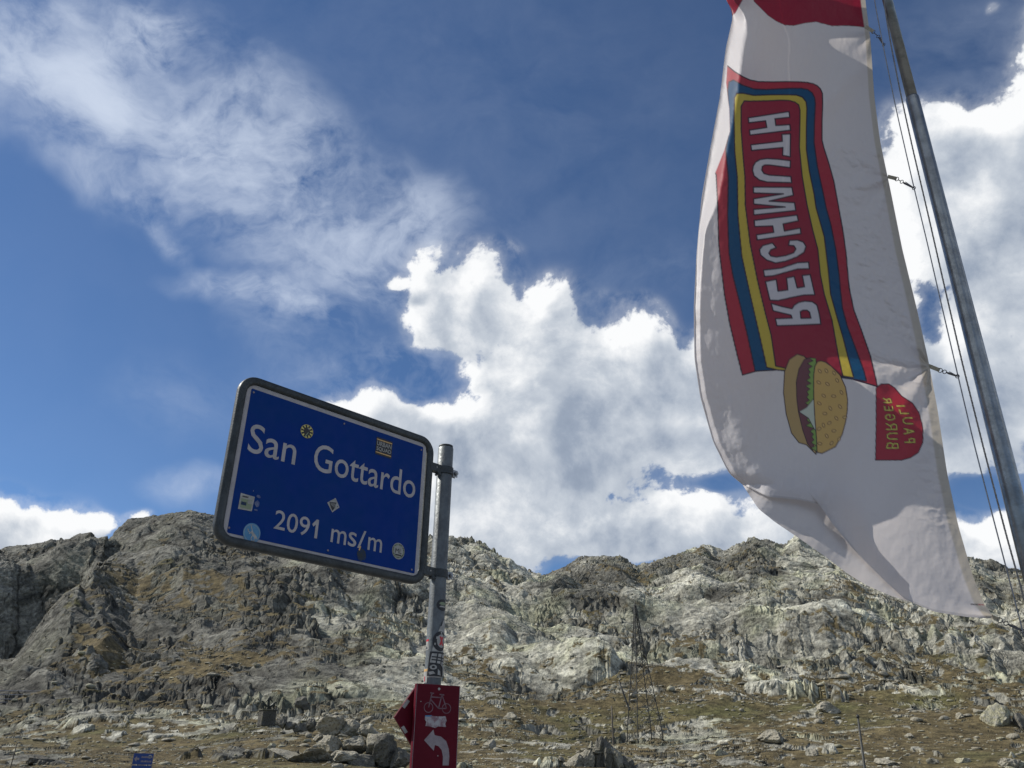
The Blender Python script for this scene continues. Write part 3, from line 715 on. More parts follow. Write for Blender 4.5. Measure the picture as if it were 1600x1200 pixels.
# panel: blue face inside a white border, aluminium edge; front face sits a little behind the front of the frame
PF = .006
px0, pz1 = S(*[(232 / 3.3333 + 320), (100 / 3.3333 + 570)], PF); px1, pz0 = S(1112 / 3.3333 + 320, 1108 / 3.3333 + 570, PF)
px0 = S(388.5, 600, PF)[0]; q2_ = S(665.5, 705, PF); px1 = (S(665.3, 705, PF)[0] + S(652.5, 900, PF)[0]) / 2; px0 = (S(386, 608, PF)[0] + S(347, 830, PF)[0]) / 2
pz1 = (S(395, 600.5, PF)[1] + S(655, 691, PF)[1]) / 2; pz0 = (S(352, 841, PF)[1] + S(646, 901.5, PF)[1]) / 2
print('PANEL', px0, px1, pz0, pz1, 'FRAME', xl, xr, zb_, zt_)
PL = rrect(px0, px1, pz0, pz1, .012, 4)
bm = bmesh.new(); f0 = bm.faces.new([bm.verts.new(W3(p, PF)) for p in PL]); ex = bmesh.ops.extrude_face_region(bm, geom=[f0])
for v_ in [g for g in ex['geom'] if isinstance(g, bmesh.types.BMVert)]: v_.co -= sn * .014
bmesh.ops.recalc_face_normals(bm, faces=bm.faces[:])
bm_obj('panel', bm, M_edge, sign)
P = Print(s_org, su, UP, sn); P.poly(rrect(px0 + .0015, px1 - .0015, pz0 + .0015, pz1 - .0015, .011, 4), M_white, PF + .0008)
P.build('border', sign)
bw = .0175
P = Print(s_org, su, UP, sn); P.poly(rrect(px0 + bw, px1 - bw, pz0 + bw, pz1 - bw, .006, 4), M_blue, PF + .0016); P.build('blue_face', sign)
# mounting tabs between panel and frame
def lettering(txt, a, c, ytop, ybase_l, ybase_r, lift=PF + .0026, bold=.004, shear=0):
    """a,c = photo pixel of lower-left and lower-right ends of the line"""
    (x0, z0), (x1, z1) = S(*a, lift), S(*c, lift); zt2 = S(*ytop, lift)[1]; zb2 = min(z0, z1) if False else (z0 + z1) / 2
    P = Print(s_org, su, UP, sn); return P, x0, x1, zb2, zt2
L0 = PF + .0026
def line_text(txt, left, right, top, low=0.0, bold=.004):
    x0, zb1 = S(*left, L0); x1, zb2 = S(*right, L0); zc = (zb1 + zb2) / 2 ; ztp = S(*top, L0)[1]
    P = Print(s_org, su, UP, sn); P.text(txt, x0, zc - low, x1 - x0, ztp - zc + low, M_white, L0, 0, 0, bold); P.build('lettering', sign)
line_text('San', (385.5, 706.5), (460.5, 726), (397, 661.5))
line_text('Gottardo', (488, 736), (648, 778), (503, 694))
line_text('209', (427, 826.5), (482, 838), (434, 796.5))
x0_, z0_ = S(497.5, 841, L0); x1_ = S(489.5, 820, L0)[0]; P = Print(s_org, su, UP, sn)
zt3 = S(495, 809.5, L0)[1]; z0_ = (S(427, 826.5, L0)[1] + S(482, 838, L0)[1]) / 2; zt3 = S(434, 796.5, L0)[1]; sw_ = .0122; xr_ = S(497, 826, L0)[0]
P.poly([(xr_ - sw_, z0_), (xr_, z0_), (xr_, zt3), (xr_ - sw_ * .85, zt3), (xr_ - sw_ * 2.3, zt3 - .022), (xr_ - sw_ * 1.8, zt3 - .031), (xr_ - sw_, zt3 - .021)], M_white, L0); P.build('lettering', sign)
line_text('m', (516, 847), (540, 851.5), (518, 825.5))
line_text('s', (543, 853), (556, 855), (547, 830.5))
line_text('/', (558, 857), (570, 857), (569, 829.5))
line_text('m', (574, 858.5), (596, 864), (576, 838.5))
# rivets
for q in ((396.5, 613), (538, 662), (658.5, 703), (358, 824.5), (512.5, 860), (643.5, 890)):
    x_, z_ = S(*q, L0); bm = bmesh.new(); c_ = W3((x_, z_), PF + .001)
    tube(bm, [c_, c_ + sn * .002, c_ + sn * .003], .0042, 12, radii=[.0042, .0042, .003]); bm_obj('rivet', bm, M_dull, sign)
# stickers on the sign
def stick(q, lift=PF + .003): x_, z_ = S(*q, lift); return x_, z_, Print(s_org, su, UP, sn)
def pxs(q, q2): a = S(*q, L0); b__ = S(*q2, L0); return b__[0] - a[0], b__[1] - a[1]
# round yellow and black rays
x_, z_, P = stick((479.5, 674)); r_ = .0285; L1 = PF + .003
P.disc(x_, z_, r_, M_blk, L1)
for k in range(10):
    a0 = 2 * math.pi * k / 10 + .1; P.poly([(x_ + .93 * r_ * math.cos(a), z_ + .93 * r_ * math.sin(a)) for a in (a0, a0 + .16, a0 + .32)] + [(x_ + .25 * r_ * math.cos(a0 + .16), z_ + .25 * r_ * math.sin(a0 + .16))], M_yel, L1 + .0004)
P.disc(x_, z_ - .001, r_ * .50, M_blk, L1 + .0008, ry=r_ * .66); P.ring(x_, z_, r_ * .95, r_, M_yel, L1 + .0008)
P.poly([(x_ - .001, z_ + .014), (x_ + .008, z_ + .016), (x_ + .010, z_ + .004), (x_ + .007, z_ + .010)], M_pap, L1 + .0012)
P.poly([(x_ - .009, z_ - .026), (x_ - .004, z_ - .026), (x_ + .008, z_ - .003), (x_ + .006, z_ - .001)], M_green, L1 + .0012)
P.build('sticker', sign, 'round sticker with yellow and black rays')
# URBAN SQUAD
(x0, z0) = S(586, 710, L0); (x1, z1) = S(613.5, 690, L0); zc = z0; P = Print(s_org, su, UP, sn)
z0, z1 = S(600, 713.5, L0)[1], S(600, 686, L0)[1]; h_ = z1 - z0; w_s = x1 - x0
P.poly([(x0, z0), (x1, z0), (x1, z1), (x0, z1)], M_blk, L1)
P.poly([(x0 + .002, z0 + .10 * h_), (x1 - .002, z0 + .10 * h_), (x1 - .002, z0 + .16 * h_), (x0 + .002, z0 + .16 * h_)], M_org, L1 + .0004)
P.poly([(x0 + .002, z0 + .84 * h_), (x1 - .002, z0 + .84 * h_), (x1 - .002, z0 + .90 * h_), (x0 + .002, z0 + .90 * h_)], M_org, L1 + .0004)
P.text('URBAN', x0 + .004, z0 + .53 * h_, w_s - .008, .26 * h_, M_pap, L1 + .0008, bold=.02); P.text('SQUAD', x0 + .004, z0 + .21 * h_, w_s - .008, .26 * h_, M_pap, L1 + .0008, bold=.02)
P.build('sticker', sign, 'black sticker reading URBAN SQUAD')
# grey green square and residue
x0, z0 = S(371.5, 796, L0); x1, z1 = S(399, 771, L0); z1 = S(374, 769.5, L0)[1]; z0 = S(371.5, 795, L0)[1]; w_s, h_ = x1 - x0, z1 - z0; P = Print(s_org, su, UP, sn)
P.poly([(x0, z0), (x1 - .003, z0 + .003), (x1, z1 - .002), (x0 + .001, z1)], M_pap, L1)
P.poly([(x0 + .12 * w_s, z0 + .12 * h_), (x0 + .86 * w_s, z0 + .12 * h_), (x0 + .86 * w_s, z0 + .70 * h_), (x0 + .12 * w_s, z0 + .70 * h_)], M_green, L1 + .0004)
P.poly([(x0 + .14 * w_s, z0 + .3 * h_), (x0 + .5 * w_s, z0 + .3 * h_), (x0 + .5 * w_s, z0 + .5 * h_), (x0 + .14 * w_s, z0 + .5 * h_)], M_smear, L1 + .0008)
for k in range(6): P.poly([(x0 + (.16 + .07 * k) * w_s, z0 + .78 * h_), (x0 + (.21 + .07 * k) * w_s, z0 + .78 * h_), (x0 + (.21 + .07 * k) * w_s, z0 + (.86 + .03 * (k % 2)) * h_), (x0 + (.16 + .07 * k) * w_s, z0 + .88 * h_)], M_blk, L1 + .0008)
P.disc(x0 + .72 * w_s, z0 + .56 * h_, .17 * w_s, M_pap, L1 + .0010, ry=.12 * h_)
P.build('sticker', sign, 'faded square sticker with grey green print')
P = Print(s_org, su, UP, sn); rr_ = random.Random(3)
for (a, c, w2, h2) in ((402, 787, 10, 12), (404, 776, 9, 6), (400, 797, 8, 3), (396, 767, 2, 3)):
    xx_, zz_ = S(a, c, L0); s_ = .0022
    P.poly([(xx_ + s_ * w2 * math.cos(t) * rr_.uniform(.7, 1.1) * .5, zz_ + s_ * h2 * math.sin(t) * rr_.uniform(.7, 1.1) * .5) for t in np.linspace(0, 2 * math.pi, 12)[:-1]], M_residue, L1)
P.build('sticker_residue', sign)
# blue disc with a crayfish outline, overlapping the border
x_, z_, P = stick((393.5, 833)); r_ = .0365
P.disc(x_, z_, r_ * .95, M_lblue, L1, ry=r_ * 1.02); P.ring(x_, z_, r_ * .84, r_ * .88, M_pap, L1 + .0004)
body = [(0, .30), (.16, .10), (.42, -.12), (.62, -.30), (.66, -.46), (.5, -.52), (.32, -.40), (.10, -.22), (-.10, -.02), (-.12, .12)]
P.poly([(x_ + r_ * a, z_ + r_ * c) for a, c in body], M_pap, L1 + .0006)
for a, c in (((0, .26), (-.22, .78)), ((-.05, .0), (-.40, .10)), ((-.40, .10), (-.52, .36)), ((-.52, .36), (-.38, .22)), ((.1, -.2), (-.02, -.52)), ((-.02, -.52), (.14, -.80)), ((.14, -.80), (.36, -.70)), ((.36, -.70), (.34, -.42)), ((-.1, .05), (-.3, -.12))):
    P.line((x_ + r_ * a[0], z_ + r_ * a[1]), (x_ + r_ * c[0], z_ + r_ * c[1]), .0032, M_pap, L1 + .0005)
P.build('sticker', sign, 'round light blue sticker with a white crayfish')
# diamond
x_, z_, P = stick((521, 789)); r_ = .0295
P.poly([(x_ - r_ * 1.0, z_ + .1 * r_), (x_ - .05 * r_, z_ - 1.05 * r_), (x_ + r_, z_ - .1 * r_), (x_ + .2 * r_, z_ + 1.05 * r_)], M_pap, L1)
P.poly([(x_ - .7 * r_, z_ + .3 * r_), (x_ + .45 * r_, z_ + .42 * r_), (x_ + .3 * r_, z_ - .3 * r_), (x_ - .05 * r_, z_ - .85 * r_), (x_ - .4 * r_, z_ - .4 * r_)], M_blk, L1 + .0004)
for k in range(5): P.line((x_ + (-.45 + .2 * k) * r_, z_ + .25 * r_), (x_ + (-.35 + .16 * k) * r_, z_ - (.1 + .08 * k) * r_), .0022, M_pap, L1 + .0008)
P.disc(x_ + .68 * r_, z_ - .08 * r_, .07 * r_, M_blk, L1 + .0004); P.build('sticker', sign, 'white diamond sticker with a dark figure')
# ML roundel
x_, z_, P = stick((622.5, 861)); r_ = .0325
P.disc(x_, z_, r_, M_pap, L1, ry=r_ * 1.06); P.ring(x_, z_, r_ * .74, r_ * .92, M_green, L1 + .0004); P.ring(x_, z_, r_ * .90, r_ * .93, M_blk, L1 + .0006)
for k in range(22):
    a = 2 * math.pi * k / 22
    if k % 7: P.line((x_ + r_ * .77 * math.cos(a), z_ + r_ * .77 * math.sin(a)), (x_ + r_ * .89 * math.cos(a), z_ + r_ * .89 * math.sin(a)), .003, M_blk if k % 3 else M_pap, L1 + .0008)
P.text('ML', x_ - .016, z_ - .010, .033, .020, M_blk, L1 + .0008)
P.poly([(x_ - .016, z_ - .020), (x_ + .018, z_ - .020), (x_ + .014, z_ - .014), (x_ - .014, z_ - .014)], M_blk, L1 + .0008)
P.build('sticker', sign, 'round white sticker reading ML')
# dirty smear beside the slash
x_, z_, P = stick((565, 867)); rr_ = random.Random(8)
P.poly([(x_ + .026 * math.cos(t) * rr_.uniform(.75, 1.1), z_ + .026 * math.sin(t) * rr_.uniform(.75, 1.15)) for t in np.linspace(0, 2 * math.pi, 22)[:-1]], M_smear, L1 - .0001)
P.line((x_ - .014, z_ + .016), (x_ - .009, z_ + .034), .006, M_org, L1 + .0004); P.build('dirt_smear', sign)

# brackets from frame to post, clamp bands and bolts
for yb in (737, 897):
    zc = axis_z(yb); c_ = Vector((PX0, PY0, zc)); ring_pts = []
    bm = bmesh.new()
    x_fr = xr - .004
    cbr = s_org + su * ((x_fr + (R_POST + .02) - .0) / 2) ; cbr = s_org + su * ((x_fr) + (.02)) ; cbr.z = zc
    box(bm, cbr + sn * .004, (su, sn, UP), (.034, .014, .019)); bevel(bm, .002)
    bm_obj('bracket', bm, M_frame, sign)
    bm = bmesh.new(); n_ = 40; ri, ro, hh = R_POST + .0008, R_POST + .0048, .0165
    ringv = [[bm.verts.new(c_ + Vector((math.cos(2 * math.pi * k / n_) * r0, math.sin(2 * math.pi * k / n_) * r0, dz))) for k in range(n_)] for r0, dz in ((ri, -hh), (ro, -hh), (ro, hh), (ri, hh))]
    for a, c in zip(ringv, ringv[1:] + ringv[:1]):
        for k in range(n_): bm.faces.new((a[k], a[(k + 1) % n_], c[(k + 1) % n_], c[k]))
    bm_obj('clamp_band', bm, M_frame, sign)
    bm = bmesh.new(); e0 = c_ + su * (R_POST + .012)
    for sgn in (-1, 1): box(bm, e0 + sn * (.006 + .0085 * sgn) + su * .004, (su, sn, UP), (.014, .0025, .016))
    bevel(bm, .001, 1); bm_obj('clamp_ear', bm, M_bracket, sign)
    bm = bmesh.new(); tube(bm, [e0 + su * .006 + sn * -.012, e0 + su * .006 + sn * .030], .005, 10)
    tube(bm, [e0 + su * .006 + sn * .0185, e0 + su * .006 + sn * .026], .0095, 6); bm_obj('bolt', bm, M_bracket, sign)
    bm = bmesh.new(); e1 = c_ - su * (R_POST + .012) - UP * .024
    tube(bm, [e1 + su * .004 - sn * .01, e1 + su * .004 + sn * .022], .0055, 8); tube(bm, [e1 + su * .004 + sn * .012, e1 + su * .004 + sn * .019], .010, 6); bm_obj('bolt', bm, M_frame, sign)
    P = Print(cbr + sn * .0185, su, UP, sn); P.disc(.002, .002, .0035, M_pap, .0006, 10); P.build('bolt_hole', sign)

# ------------------------------------------------------------------ red cycle route sign on the same post
va = ray(4000, 1222 + 66)                          # vanishing direction of its top edge
cu_ = Vector((va.x, va.y, 0)).normalized(); cn_ = cu_.cross(UP)
if cn_.dot(CAM - pt) < 0: cn_ = -cn_
c_org = Vector((PX0, PY0, 0)) + cn_ * (R_POST + .030)
def C(x_, y_): p = on_plane(x_, y_, c_org, cn_) - c_org; return (p.dot(cu_), p.z)
(ax0, az1), (ax1, _z) = C(651.5, 1067.5), C(719.5, 1070.5); ax1 = (ax1 + C(715.5, 1150)[0]) / 2; ax0 = (ax0 + C(645.5, 1150)[0]) / 2
az0 = az1 - (ax1 - ax0) * 2.55
print('CYCLE', ax0, ax1, az1, az0, 'Z', az1)
cyc = tag(empty('cycle_route_sign', (c_org + cu_ * ((ax0 + ax1) / 2)).to_tuple()[:2] + (az0,)), 'upright dark red sign with a white bicycle and a left curving arrow', 'sign')
bm = bmesh.new(); cc_ = c_org + cu_ * ((ax0 + ax1) / 2) - cn_ * .0125; cc_.z = (az0 + az1) / 2
box(bm, cc_, (cu_, cn_, UP), ((ax1 - ax0) / 2, .0125, (az1 - az0) / 2)); bevel(bm, .003)
bm_obj('box', bm, M_red, cyc)
bm = bmesh.new(); box(bm, cc_ - cn_ * .022, (cu_, cn_, UP), (.05, .009, .03)); bevel(bm, .001, 1); bm_obj('bracket', bm, M_frame, cyc)
P = Print(c_org, cu_, UP, cn_); w_ = ax1 - ax0
for a in (ax0 + .0015, ax1 - .0030):
    P.poly([(a, az0 + .004), (a + .0016, az0 + .004), (a + .0016, az1 - .004), (a, az1 - .004)], M_dull, .0006)
P.build('edge_line', cyc)
M_faint = weathered('worn_pale_print', (.20, .13, .15), (.13, .06, .075), 40, .6, 0, .2, 0)
P = Print(c_org, cu_, UP, cn_)
A0, A1 = C(660.5, 1105), C(705, 1105)
def CP(x_, y_): return Vector(C(x_, y_))
rw = (C(675.5, 1105)[0] - C(661.5, 1105)[0]) / 2 * 1.05
w1_, w2_ = CP(669.5, 1105.5), CP(697.5, 1107)
for w__ in (w1_, w2_): P.ring(w__.x, w__.y, rw * .84, rw, M_faint, .0008, 28)
lw = .0048; bb = CP(685, 1107); seat = CP(690.5, 1085.5); hd = CP(674, 1086.5); st = CP(688.5, 1090)
for a, c in ((w1_, hd), (hd, CP(675.5, 1083)), (CP(672, 1082.5), CP(678, 1083.5)), (CP(674, 1089), st), (CP(673, 1093), bb), (bb, seat), (seat, w2_), (bb, w2_), (CP(686.5, 1085), CP(694, 1086))):
    P.line(a, c, lw, M_faint, .0012)
P.build('bicycle_symbol', cyc)
P = Print(c_org, cu_, UP, cn_)
arrow = [(662.5, 1156.5), (677, 1140), (679, 1148.5), (689, 1151), (697, 1158), (701, 1170), (702, 1182), (701, 1196), (691.5, 1196), (692, 1182), (690, 1172), (685, 1166), (679.5, 1164), (677.5, 1173)]
P.poly([C(*q) for q in arrow], M_dull, .0008); P.build('arrow', cyc)
P = Print(c_org, cu_, UP, cn_); x_, z_ = C(686, 1076.5); P.disc(x_, z_, .0052, M_pap, .0008, 14); P.build('rivet', cyc)
for q_ in ((657.5, 1096), (684, 1181)):
    P = Print(c_org, cu_, UP, cn_); x_, z_ = C(*q_); P.disc(x_, z_, .002, M_pap, .0012, 8); P.build('paint_chip', cyc)
P = Print(c_org, cu_, UP, cn_); rr_ = random.Random(5)
e_ = [(664, 1119), (672, 1118), (683, 1119.5), (696, 1119), (697.5, 1126), (695.5, 1131), (697, 1136), (684, 1135), (680, 1137.5), (671, 1135), (664.5, 1134.5), (666, 1128), (663.5, 1124)]
P.poly([C(*q) for q in e_], M_scratch, .0014); P.poly([C(*q) for q in ((664, 1118), (675, 1117.5), (671, 1120), (664, 1119.5))], M_lblue, .0018); P.build('sticker', cyc, 'scratched white sticker under the bicycle')

# ------------------------------------------------------------------ arrow-tipped red finger sign behind it
aa = R(-38); fu = Vector((math.cos(aa), math.sin(aa), 0)); fn = fu.cross(UP)
# plate edge-on from the camera's left: it runs away behind the box
fu = Vector((-.62, -.42, 0)).normalized(); fn = fu.cross(UP)
if fn.dot(CAM - pt) < 0: fn = -fn
f_org = Vector((PX0, PY0, 0)) + fn * (R_POST + .004) * .2 - cn_ * .00
f_org = Vector((PX0, PY0, 0)) - cn_ * .0 + fn * .0
def Fq(x_, y_): p = on_plane(x_, y_, f_org, fn) - f_org; return Vector((p.dot(fu), p.z))
tip = Fq(615.5, 1120.5); su_ = Fq(652, 1070.5); sl = Fq(643, 1168)
zs1 = su_.y; zs0 = sl.y; xs = (su_.x + sl.x) / 2
print('FINGER', tip, su_, sl)
fin = tag(empty('finger_sign', (PX0, PY0, zs0)), 'dark red arrow shaped sign pointing left half hidden behind the bicycle sign', 'sign')
outl = [(tip.x, tip.y), (xs, zs1), (R_POST + .012, zs1), (R_POST + .012, zs0), (xs, zs0)]
bm = bmesh.new(); f0 = bm.faces.new([bm.verts.new(f_org + fu * a + UP * c + fn * .006) for a, c in outl]); ex = bmesh.ops.extrude_face_region(bm, geom=[f0])
for v_ in [g for g in ex['geom'] if isinstance(g, bmesh.types.BMVert)]: v_.co -= fn * .012
bmesh.ops.recalc_face_normals(bm, faces=bm.faces[:]); bevel(bm, .0015, 1); bm_obj('plate', bm, M_red, fin)
for a, c, c2 in ((0.32, .55, 1), (.34, .60, -1)):
    P = Print(f_org, fu, UP, fn); zt2 = zs1 if c2 > 0 else zs0
    p0 = Vector(tip).lerp(Vector((xs, zt2)), a); p1 = Vector(tip).lerp(Vector((xs, zt2)), c if c2 > 0 else .55)
    ind = Vector((-1, -.6 * c2)) * .012
    P.poly([p0, p1, p1 + ind, p0 + ind], M_pap, .0068); P.build('corner_patch', fin)
bm = bmesh.new(); tube(bm, [(PX0, PY0, (zs0 + zs1) / 2 - .02), (PX0, PY0, (zs0 + zs1) / 2 + .02)], R_POST + .004, 24); bm_obj('clamp_band', bm, M_frame, fin)

# ------------------------------------------------------------------ small blue direction sign far down the road
dD = 30.0; dn = Vector((.22, -1, 0)).normalized(); du_ = UP.cross(dn)
if du_.x < 0: du_ = -du_
d_org = at(224, 1180, dD); 
def Dq(x_, y_): p = on_plane(x_, y_, d_org, dn) - d_org; return Vector((p.dot(du_), p.z))
dl, dr2 = Dq(207, 1190), Dq(238.5, 1190); dt = (Dq(210, 1176).y + Dq(240, 1178).y) / 2
zg = -d_org.z
dsg = tag(empty('direction_sign', (d_org.x, d_org.y, 0)), 'small blue two panel direction sign with white arrows down the road', 'sign')
M_b2 = principled('road_sign_blue', (.012, .045, .20), .45)[0]
for k in range(3):
    t1_ = dt - k * .335; bm = bmesh.new(); box(bm, d_org + du_ * ((dl.x + dr2.x) / 2) + UP * (t1_ - .16), (du_, dn, UP), ((dr2.x - dl.x) / 2, .02, .16)); bevel(bm, .006, 1)
    pn = bm_obj('panel', bm, M_b2, dsg)
    P = Print(d_org + UP * (t1_ - .32) + du_ * dl.x + dn * .021, du_, UP, dn); Wd = dr2.x - dl.x
    for (a, c, e, f) in ((0, 0, Wd, .008), (0, .312, Wd, .32), (0, 0, .008, .32), (Wd - .008, 0, Wd, .32)): P.poly([(a, c), (e, c), (e, f), (a, f)], M_dull, .001)
    ax_ = .11 if k != 1 else Wd - .13; sg = -1 if k != 1 else 1
    P.poly([(ax_ + sg * .08, .16), (ax_, .24), (ax_, .19), (ax_ - sg * .07, .19), (ax_ - sg * .07, .13), (ax_, .13), (ax_, .08)], M_dull, .001)
    rr_ = random.Random(k); tx = .24 if k != 1 else .1
    for row in (.19, .07):                     # unreadably small print: uneven light strokes
        x_ = tx
        while x_ < tx + .30: 
            ww = rr_.uniform(.012, .03); P.poly([(x_, row), (x_ + ww, row), (x_ + ww, row + rr_.uniform(.035, .06)), (x_, row + .045)], M_dull, .001); x_ += ww + .008
    if k == 0: P.disc(Wd - .10, .23, .05, M_pap, .001, 14); P.disc(Wd - .10, .23, .02, M_b2, .002, 10)
    P.build('print', dsg)
for sx in (.25, .75):
    bm = bmesh.new(); q = d_org + du_ * (dl.x + (dr2.x - dl.x) * sx) - dn * .06
    tube(bm, [(q.x, q.y, -.1), (q.x, q.y, d_org.z + dt - .03)], .035, 12); bm_obj('post', bm, M_galv, dsg)
# ------------------------------------------------------------------ flagpole
D_FP = 6.0
fp = at(1488, 400, D_FP); FX, FY = fp.x, fp.y
def fz(y_):
    lo, hi = -2.0, 14.0
    for _ in range(50):
        m_ = (lo + hi) / 2; _, yy, zz_ = project(np.array([FX, FY, m_]))
        if yy > y_: lo = m_
        else: hi = m_
    return (lo + hi) / 2
def frad(y_, wpx):                       # radius that shows wpx wide at row y_
    z_ = fz(y_); _, _, zc = project(np.array([FX, FY, z_])); d = Vector((FX, FY, z_)) - CAM
    return wpx / 2 / F_PX * zc * .985
r1, r2, r3, r4 = frad(700, 28.5), frad(400, 22.5), frad(160, 19.5), frad(5, 15.5)
print('POLE r', r1, r2, r3, r4, 'z', fz(700), fz(155), fz(0))
M_alu = weathered('brushed_flagpole_steel', (.30, .32, .325), (.19, .20, .205), 7, .36, .9, .5, .001, .35, .65, .06)
pole = tag(empty('flagpole', (FX, FY, 0)), 'tall grey metal flagpole with a telescoping joint at the right of the flag', 'flagpole')
zj = fz(153)
bm = bmesh.new(); tube(bm, [(FX, FY, -.2), (FX, FY, fz(700)), (FX, FY, fz(400)), (FX, FY, zj - .01), (FX, FY, zj)], .05, 40, radii=[r1 * 1.12, r1, r2, r3 * 1.02, r3 * .98]); bm_obj('lower_tube', bm, M_alu, pole)
bm = bmesh.new(); tube(bm, [(FX, FY, zj - .05), (FX, FY, 11.2)], .04, 36, radii=[r3 * .84, r4 * .8]); bm_obj('upper_tube', bm, M_alu, pole)
bm = bmesh.new(); bmesh.ops.create_uvsphere(bm, u_segments=20, v_segments=12, radius=.06); bmesh.ops.translate(bm, verts=bm.verts, vec=(FX, FY, 11.24)); bm_obj('finial', bm, M_alu, pole, True)
bm = bmesh.new(); tube(bm, [(FX, FY, .006), (FX, FY, .03), (FX, FY, .12)], .1, 28, radii=[.17, .17, .085]); bm_obj('base_collar', bm, M_alu, pole)

# ------------------------------------------------------------------ the flag
HOIST = [(1348,-60),(1352,0),(1360,60),(1366,150),(1375,220),(1392,300),(1410,390),(1432,480),(1450,560),(1465,640),(1480,740),(1497,820),(1520,900),(1538,945),(1556,967)]
LEFT = [(1118,-60),(1134,0),(1142,12),(1145,28),(1134,75),(1125,150),(1110,230),(1096,310),(1088,400),(1084,480),(1085,560),(1094,620),(1114,690),(1139,740),(1160,757)]
HEM = [(1160,757),(1200,776),(1250,781),(1285,789),(1303,812),(1318,835),(1345,870),(1380,905),(1415,937),(1460,956),(1510,964),(1556,967)]
def smooth_curve(pts, n, passes=3):
    p = np.array(pts, float); s_ = np.concatenate([[0], np.cumsum(np.hypot(*np.diff(p, axis=0).T))]); s_ /= s_[-1]
    t = np.linspace(0, 1, n); q = np.stack([np.interp(t, s_, p[:, 0]), np.interp(t, s_, p[:, 1])], 1)
    w = max(3, n // (len(pts) * 2)) | 1; k = np.hanning(w + 2)[1:-1]; k /= k.sum()
    for c in (0, 1):
        e0 = 2 * q[0, c] - q[1:w // 2 + 1, c][::-1]; e1 = 2 * q[-1, c] - q[-w // 2 - 0:-1, c][::-1][:w // 2]
        q[:, c] = np.convolve(np.concatenate([e0, q[:, c], e1]), k, 'valid')
    return q
GU, GV = 300, 880
h_c = smooth_curve(HOIST, GV); l_c = smooth_curve(LEFT, GV); m_c = smooth_curve(HEM, GU)
t_c = np.stack([np.linspace(l_c[0, 0], h_c[0, 0], GU), np.linspace(l_c[0, 1], h_c[0, 1], GU)], 1)
u = np.linspace(0, 1, GU)[:, None, None]; v = np.linspace(0, 1, GV)[None, :, None]
PXG = (1 - u) * l_c[None] + u * h_c[None] + (1 - v) * t_c[:, None] + v * m_c[:, None] - ((1 - u) * (1 - v) * l_c[0] + u * (1 - v) * h_c[0] + (1 - u) * v * l_c[-1] + u * v * h_c[-1])
gx, gy = PXG[..., 0], PXG[..., 1]; UU = u[..., 0] + 0 * gx; VV2 = v[..., 0] + 0 * gx

# base plane: through the hoist, which hangs a hand's breadth to the left of the pole; the fly comes slightly towards the camera
al_f = R(-17); f_dir = Vector((-math.cos(al_f), math.sin(al_f), 0)); f_nrm = f_dir.cross(UP)
if f_nrm.y < 0: f_nrm = -f_nrm                       # away from the camera
h_pt = at(1410, 390, 5.98)
def bump(x, a, b_, w): return sm(x, a - w, a) * (1 - sm(x, b_, b_ + w))
def depth(gx, gy, UU, VV):
    """folds, in metres behind (+) or in front (-) of the base plane"""
    xl_ = np.interp(gy, l_c[:, 1], l_c[:, 0]); dx = gx - xl_                      # px from the left outline
    top_band = (1 - sm(gy, 330, 450)); cw = 11 + 34 * bump(gy, 60, 300, 70) * .55 + 0 * gy
    d = .20 * (1 - sm(dx, 0, cw)) * (.25 + .75 * top_band)                         # curl that turns the left edge back
    d += .10 * (1 - sm(dx, 0, 75)) ** 2 * (1 - .3 * top_band)
    ph = (gx - 1250 - (gy - 300) * .18)
    d += .045 * np.sin(ph / 44 + .6 * np.sin(gy / 170)) * np.sin(np.clip(UU * 3.1, 0, np.pi)) ** .7
    d += .030 * np.sin((gx * .8 + gy * .55) / 60) * (.3 + .7 * sm(gy, 500, 800)) * (1 - sm(UU, .9, 1))
    # shoulder fold across the upper part
    e = (gx - 1345) * .72 + (gy - 105) * .70; d += -.030 * np.exp(-(e / 16) ** 2) * (1 - sm(np.hypot(gx - 1345, gy - 105), 60, 190))
    e = (gx - 1225) * .45 + (gy - 62) * .15; d += .035 * np.exp(-(e / 14) ** 2) * (1 - sm(gy, 60, 150))
    # pulls that radiate from the clips
    for cx_, cy_, L_, am in ((1362, 50, 70, .012), (1391, 277, 110, .016), (1452, 573, 150, .024), (1553, 962, 130, .018)):
        rx, ry = gx - cx_, gy - cy_; rr = np.hypot(rx, ry) + 1e-3; th = np.arctan2(ry, -rx)
        d += am * np.sin(th * 7 + cx_) * np.exp(-rr / L_) * sm(rr, 0, 22)
    # crumpled cloth along the hoist and soft creases
    cr = sm(UU, .45, .85) * bump(gy, 250, 560, 60) + sm(UU, .80, .95) * bump(gy, 600, 800, 50) * .8
    n_ = ridged((gx + gy * .35) / 46, (gy - gx * .5) / 30, 701, 3, .5)
    d += .016 * n_ * cr * (1 - sm(UU, .97, 1.0))
    d += .010 * fbm(gx / 70, gy / 90, 711, 3, .5) + \
        .0045 * fbm(gx / 14, gy / 22, 712, 3, .5)
    for e0, e1, am in (((1360, 620), (1300, 800), .02), ((1260, 650), (1330, 860), -.018), ((1420, 700), (1370, 800), -.02), ((1200, 620), (1240, 740), .015), ((1180, 560), (1160, 690), -.012)):
        vx, vy = e1[0] - e0[0], e1[1] - e0[1]; L2 = vx * vx + vy * vy; t = np.clip(((gx - e0[0]) * vx + (gy - e0[1]) * vy) / L2, 0, 1)
        q = np.hypot(gx - e0[0] - t * vx, gy - e0[1] - t * vy); d += am * np.exp(-(q / 26) ** 2)
    # lower fly swings back and forth
    d += -.12 * sm(gy, 600, 940) * np.sin(np.clip(1 - UU, 0, 1) * math.pi * .9)
    return d
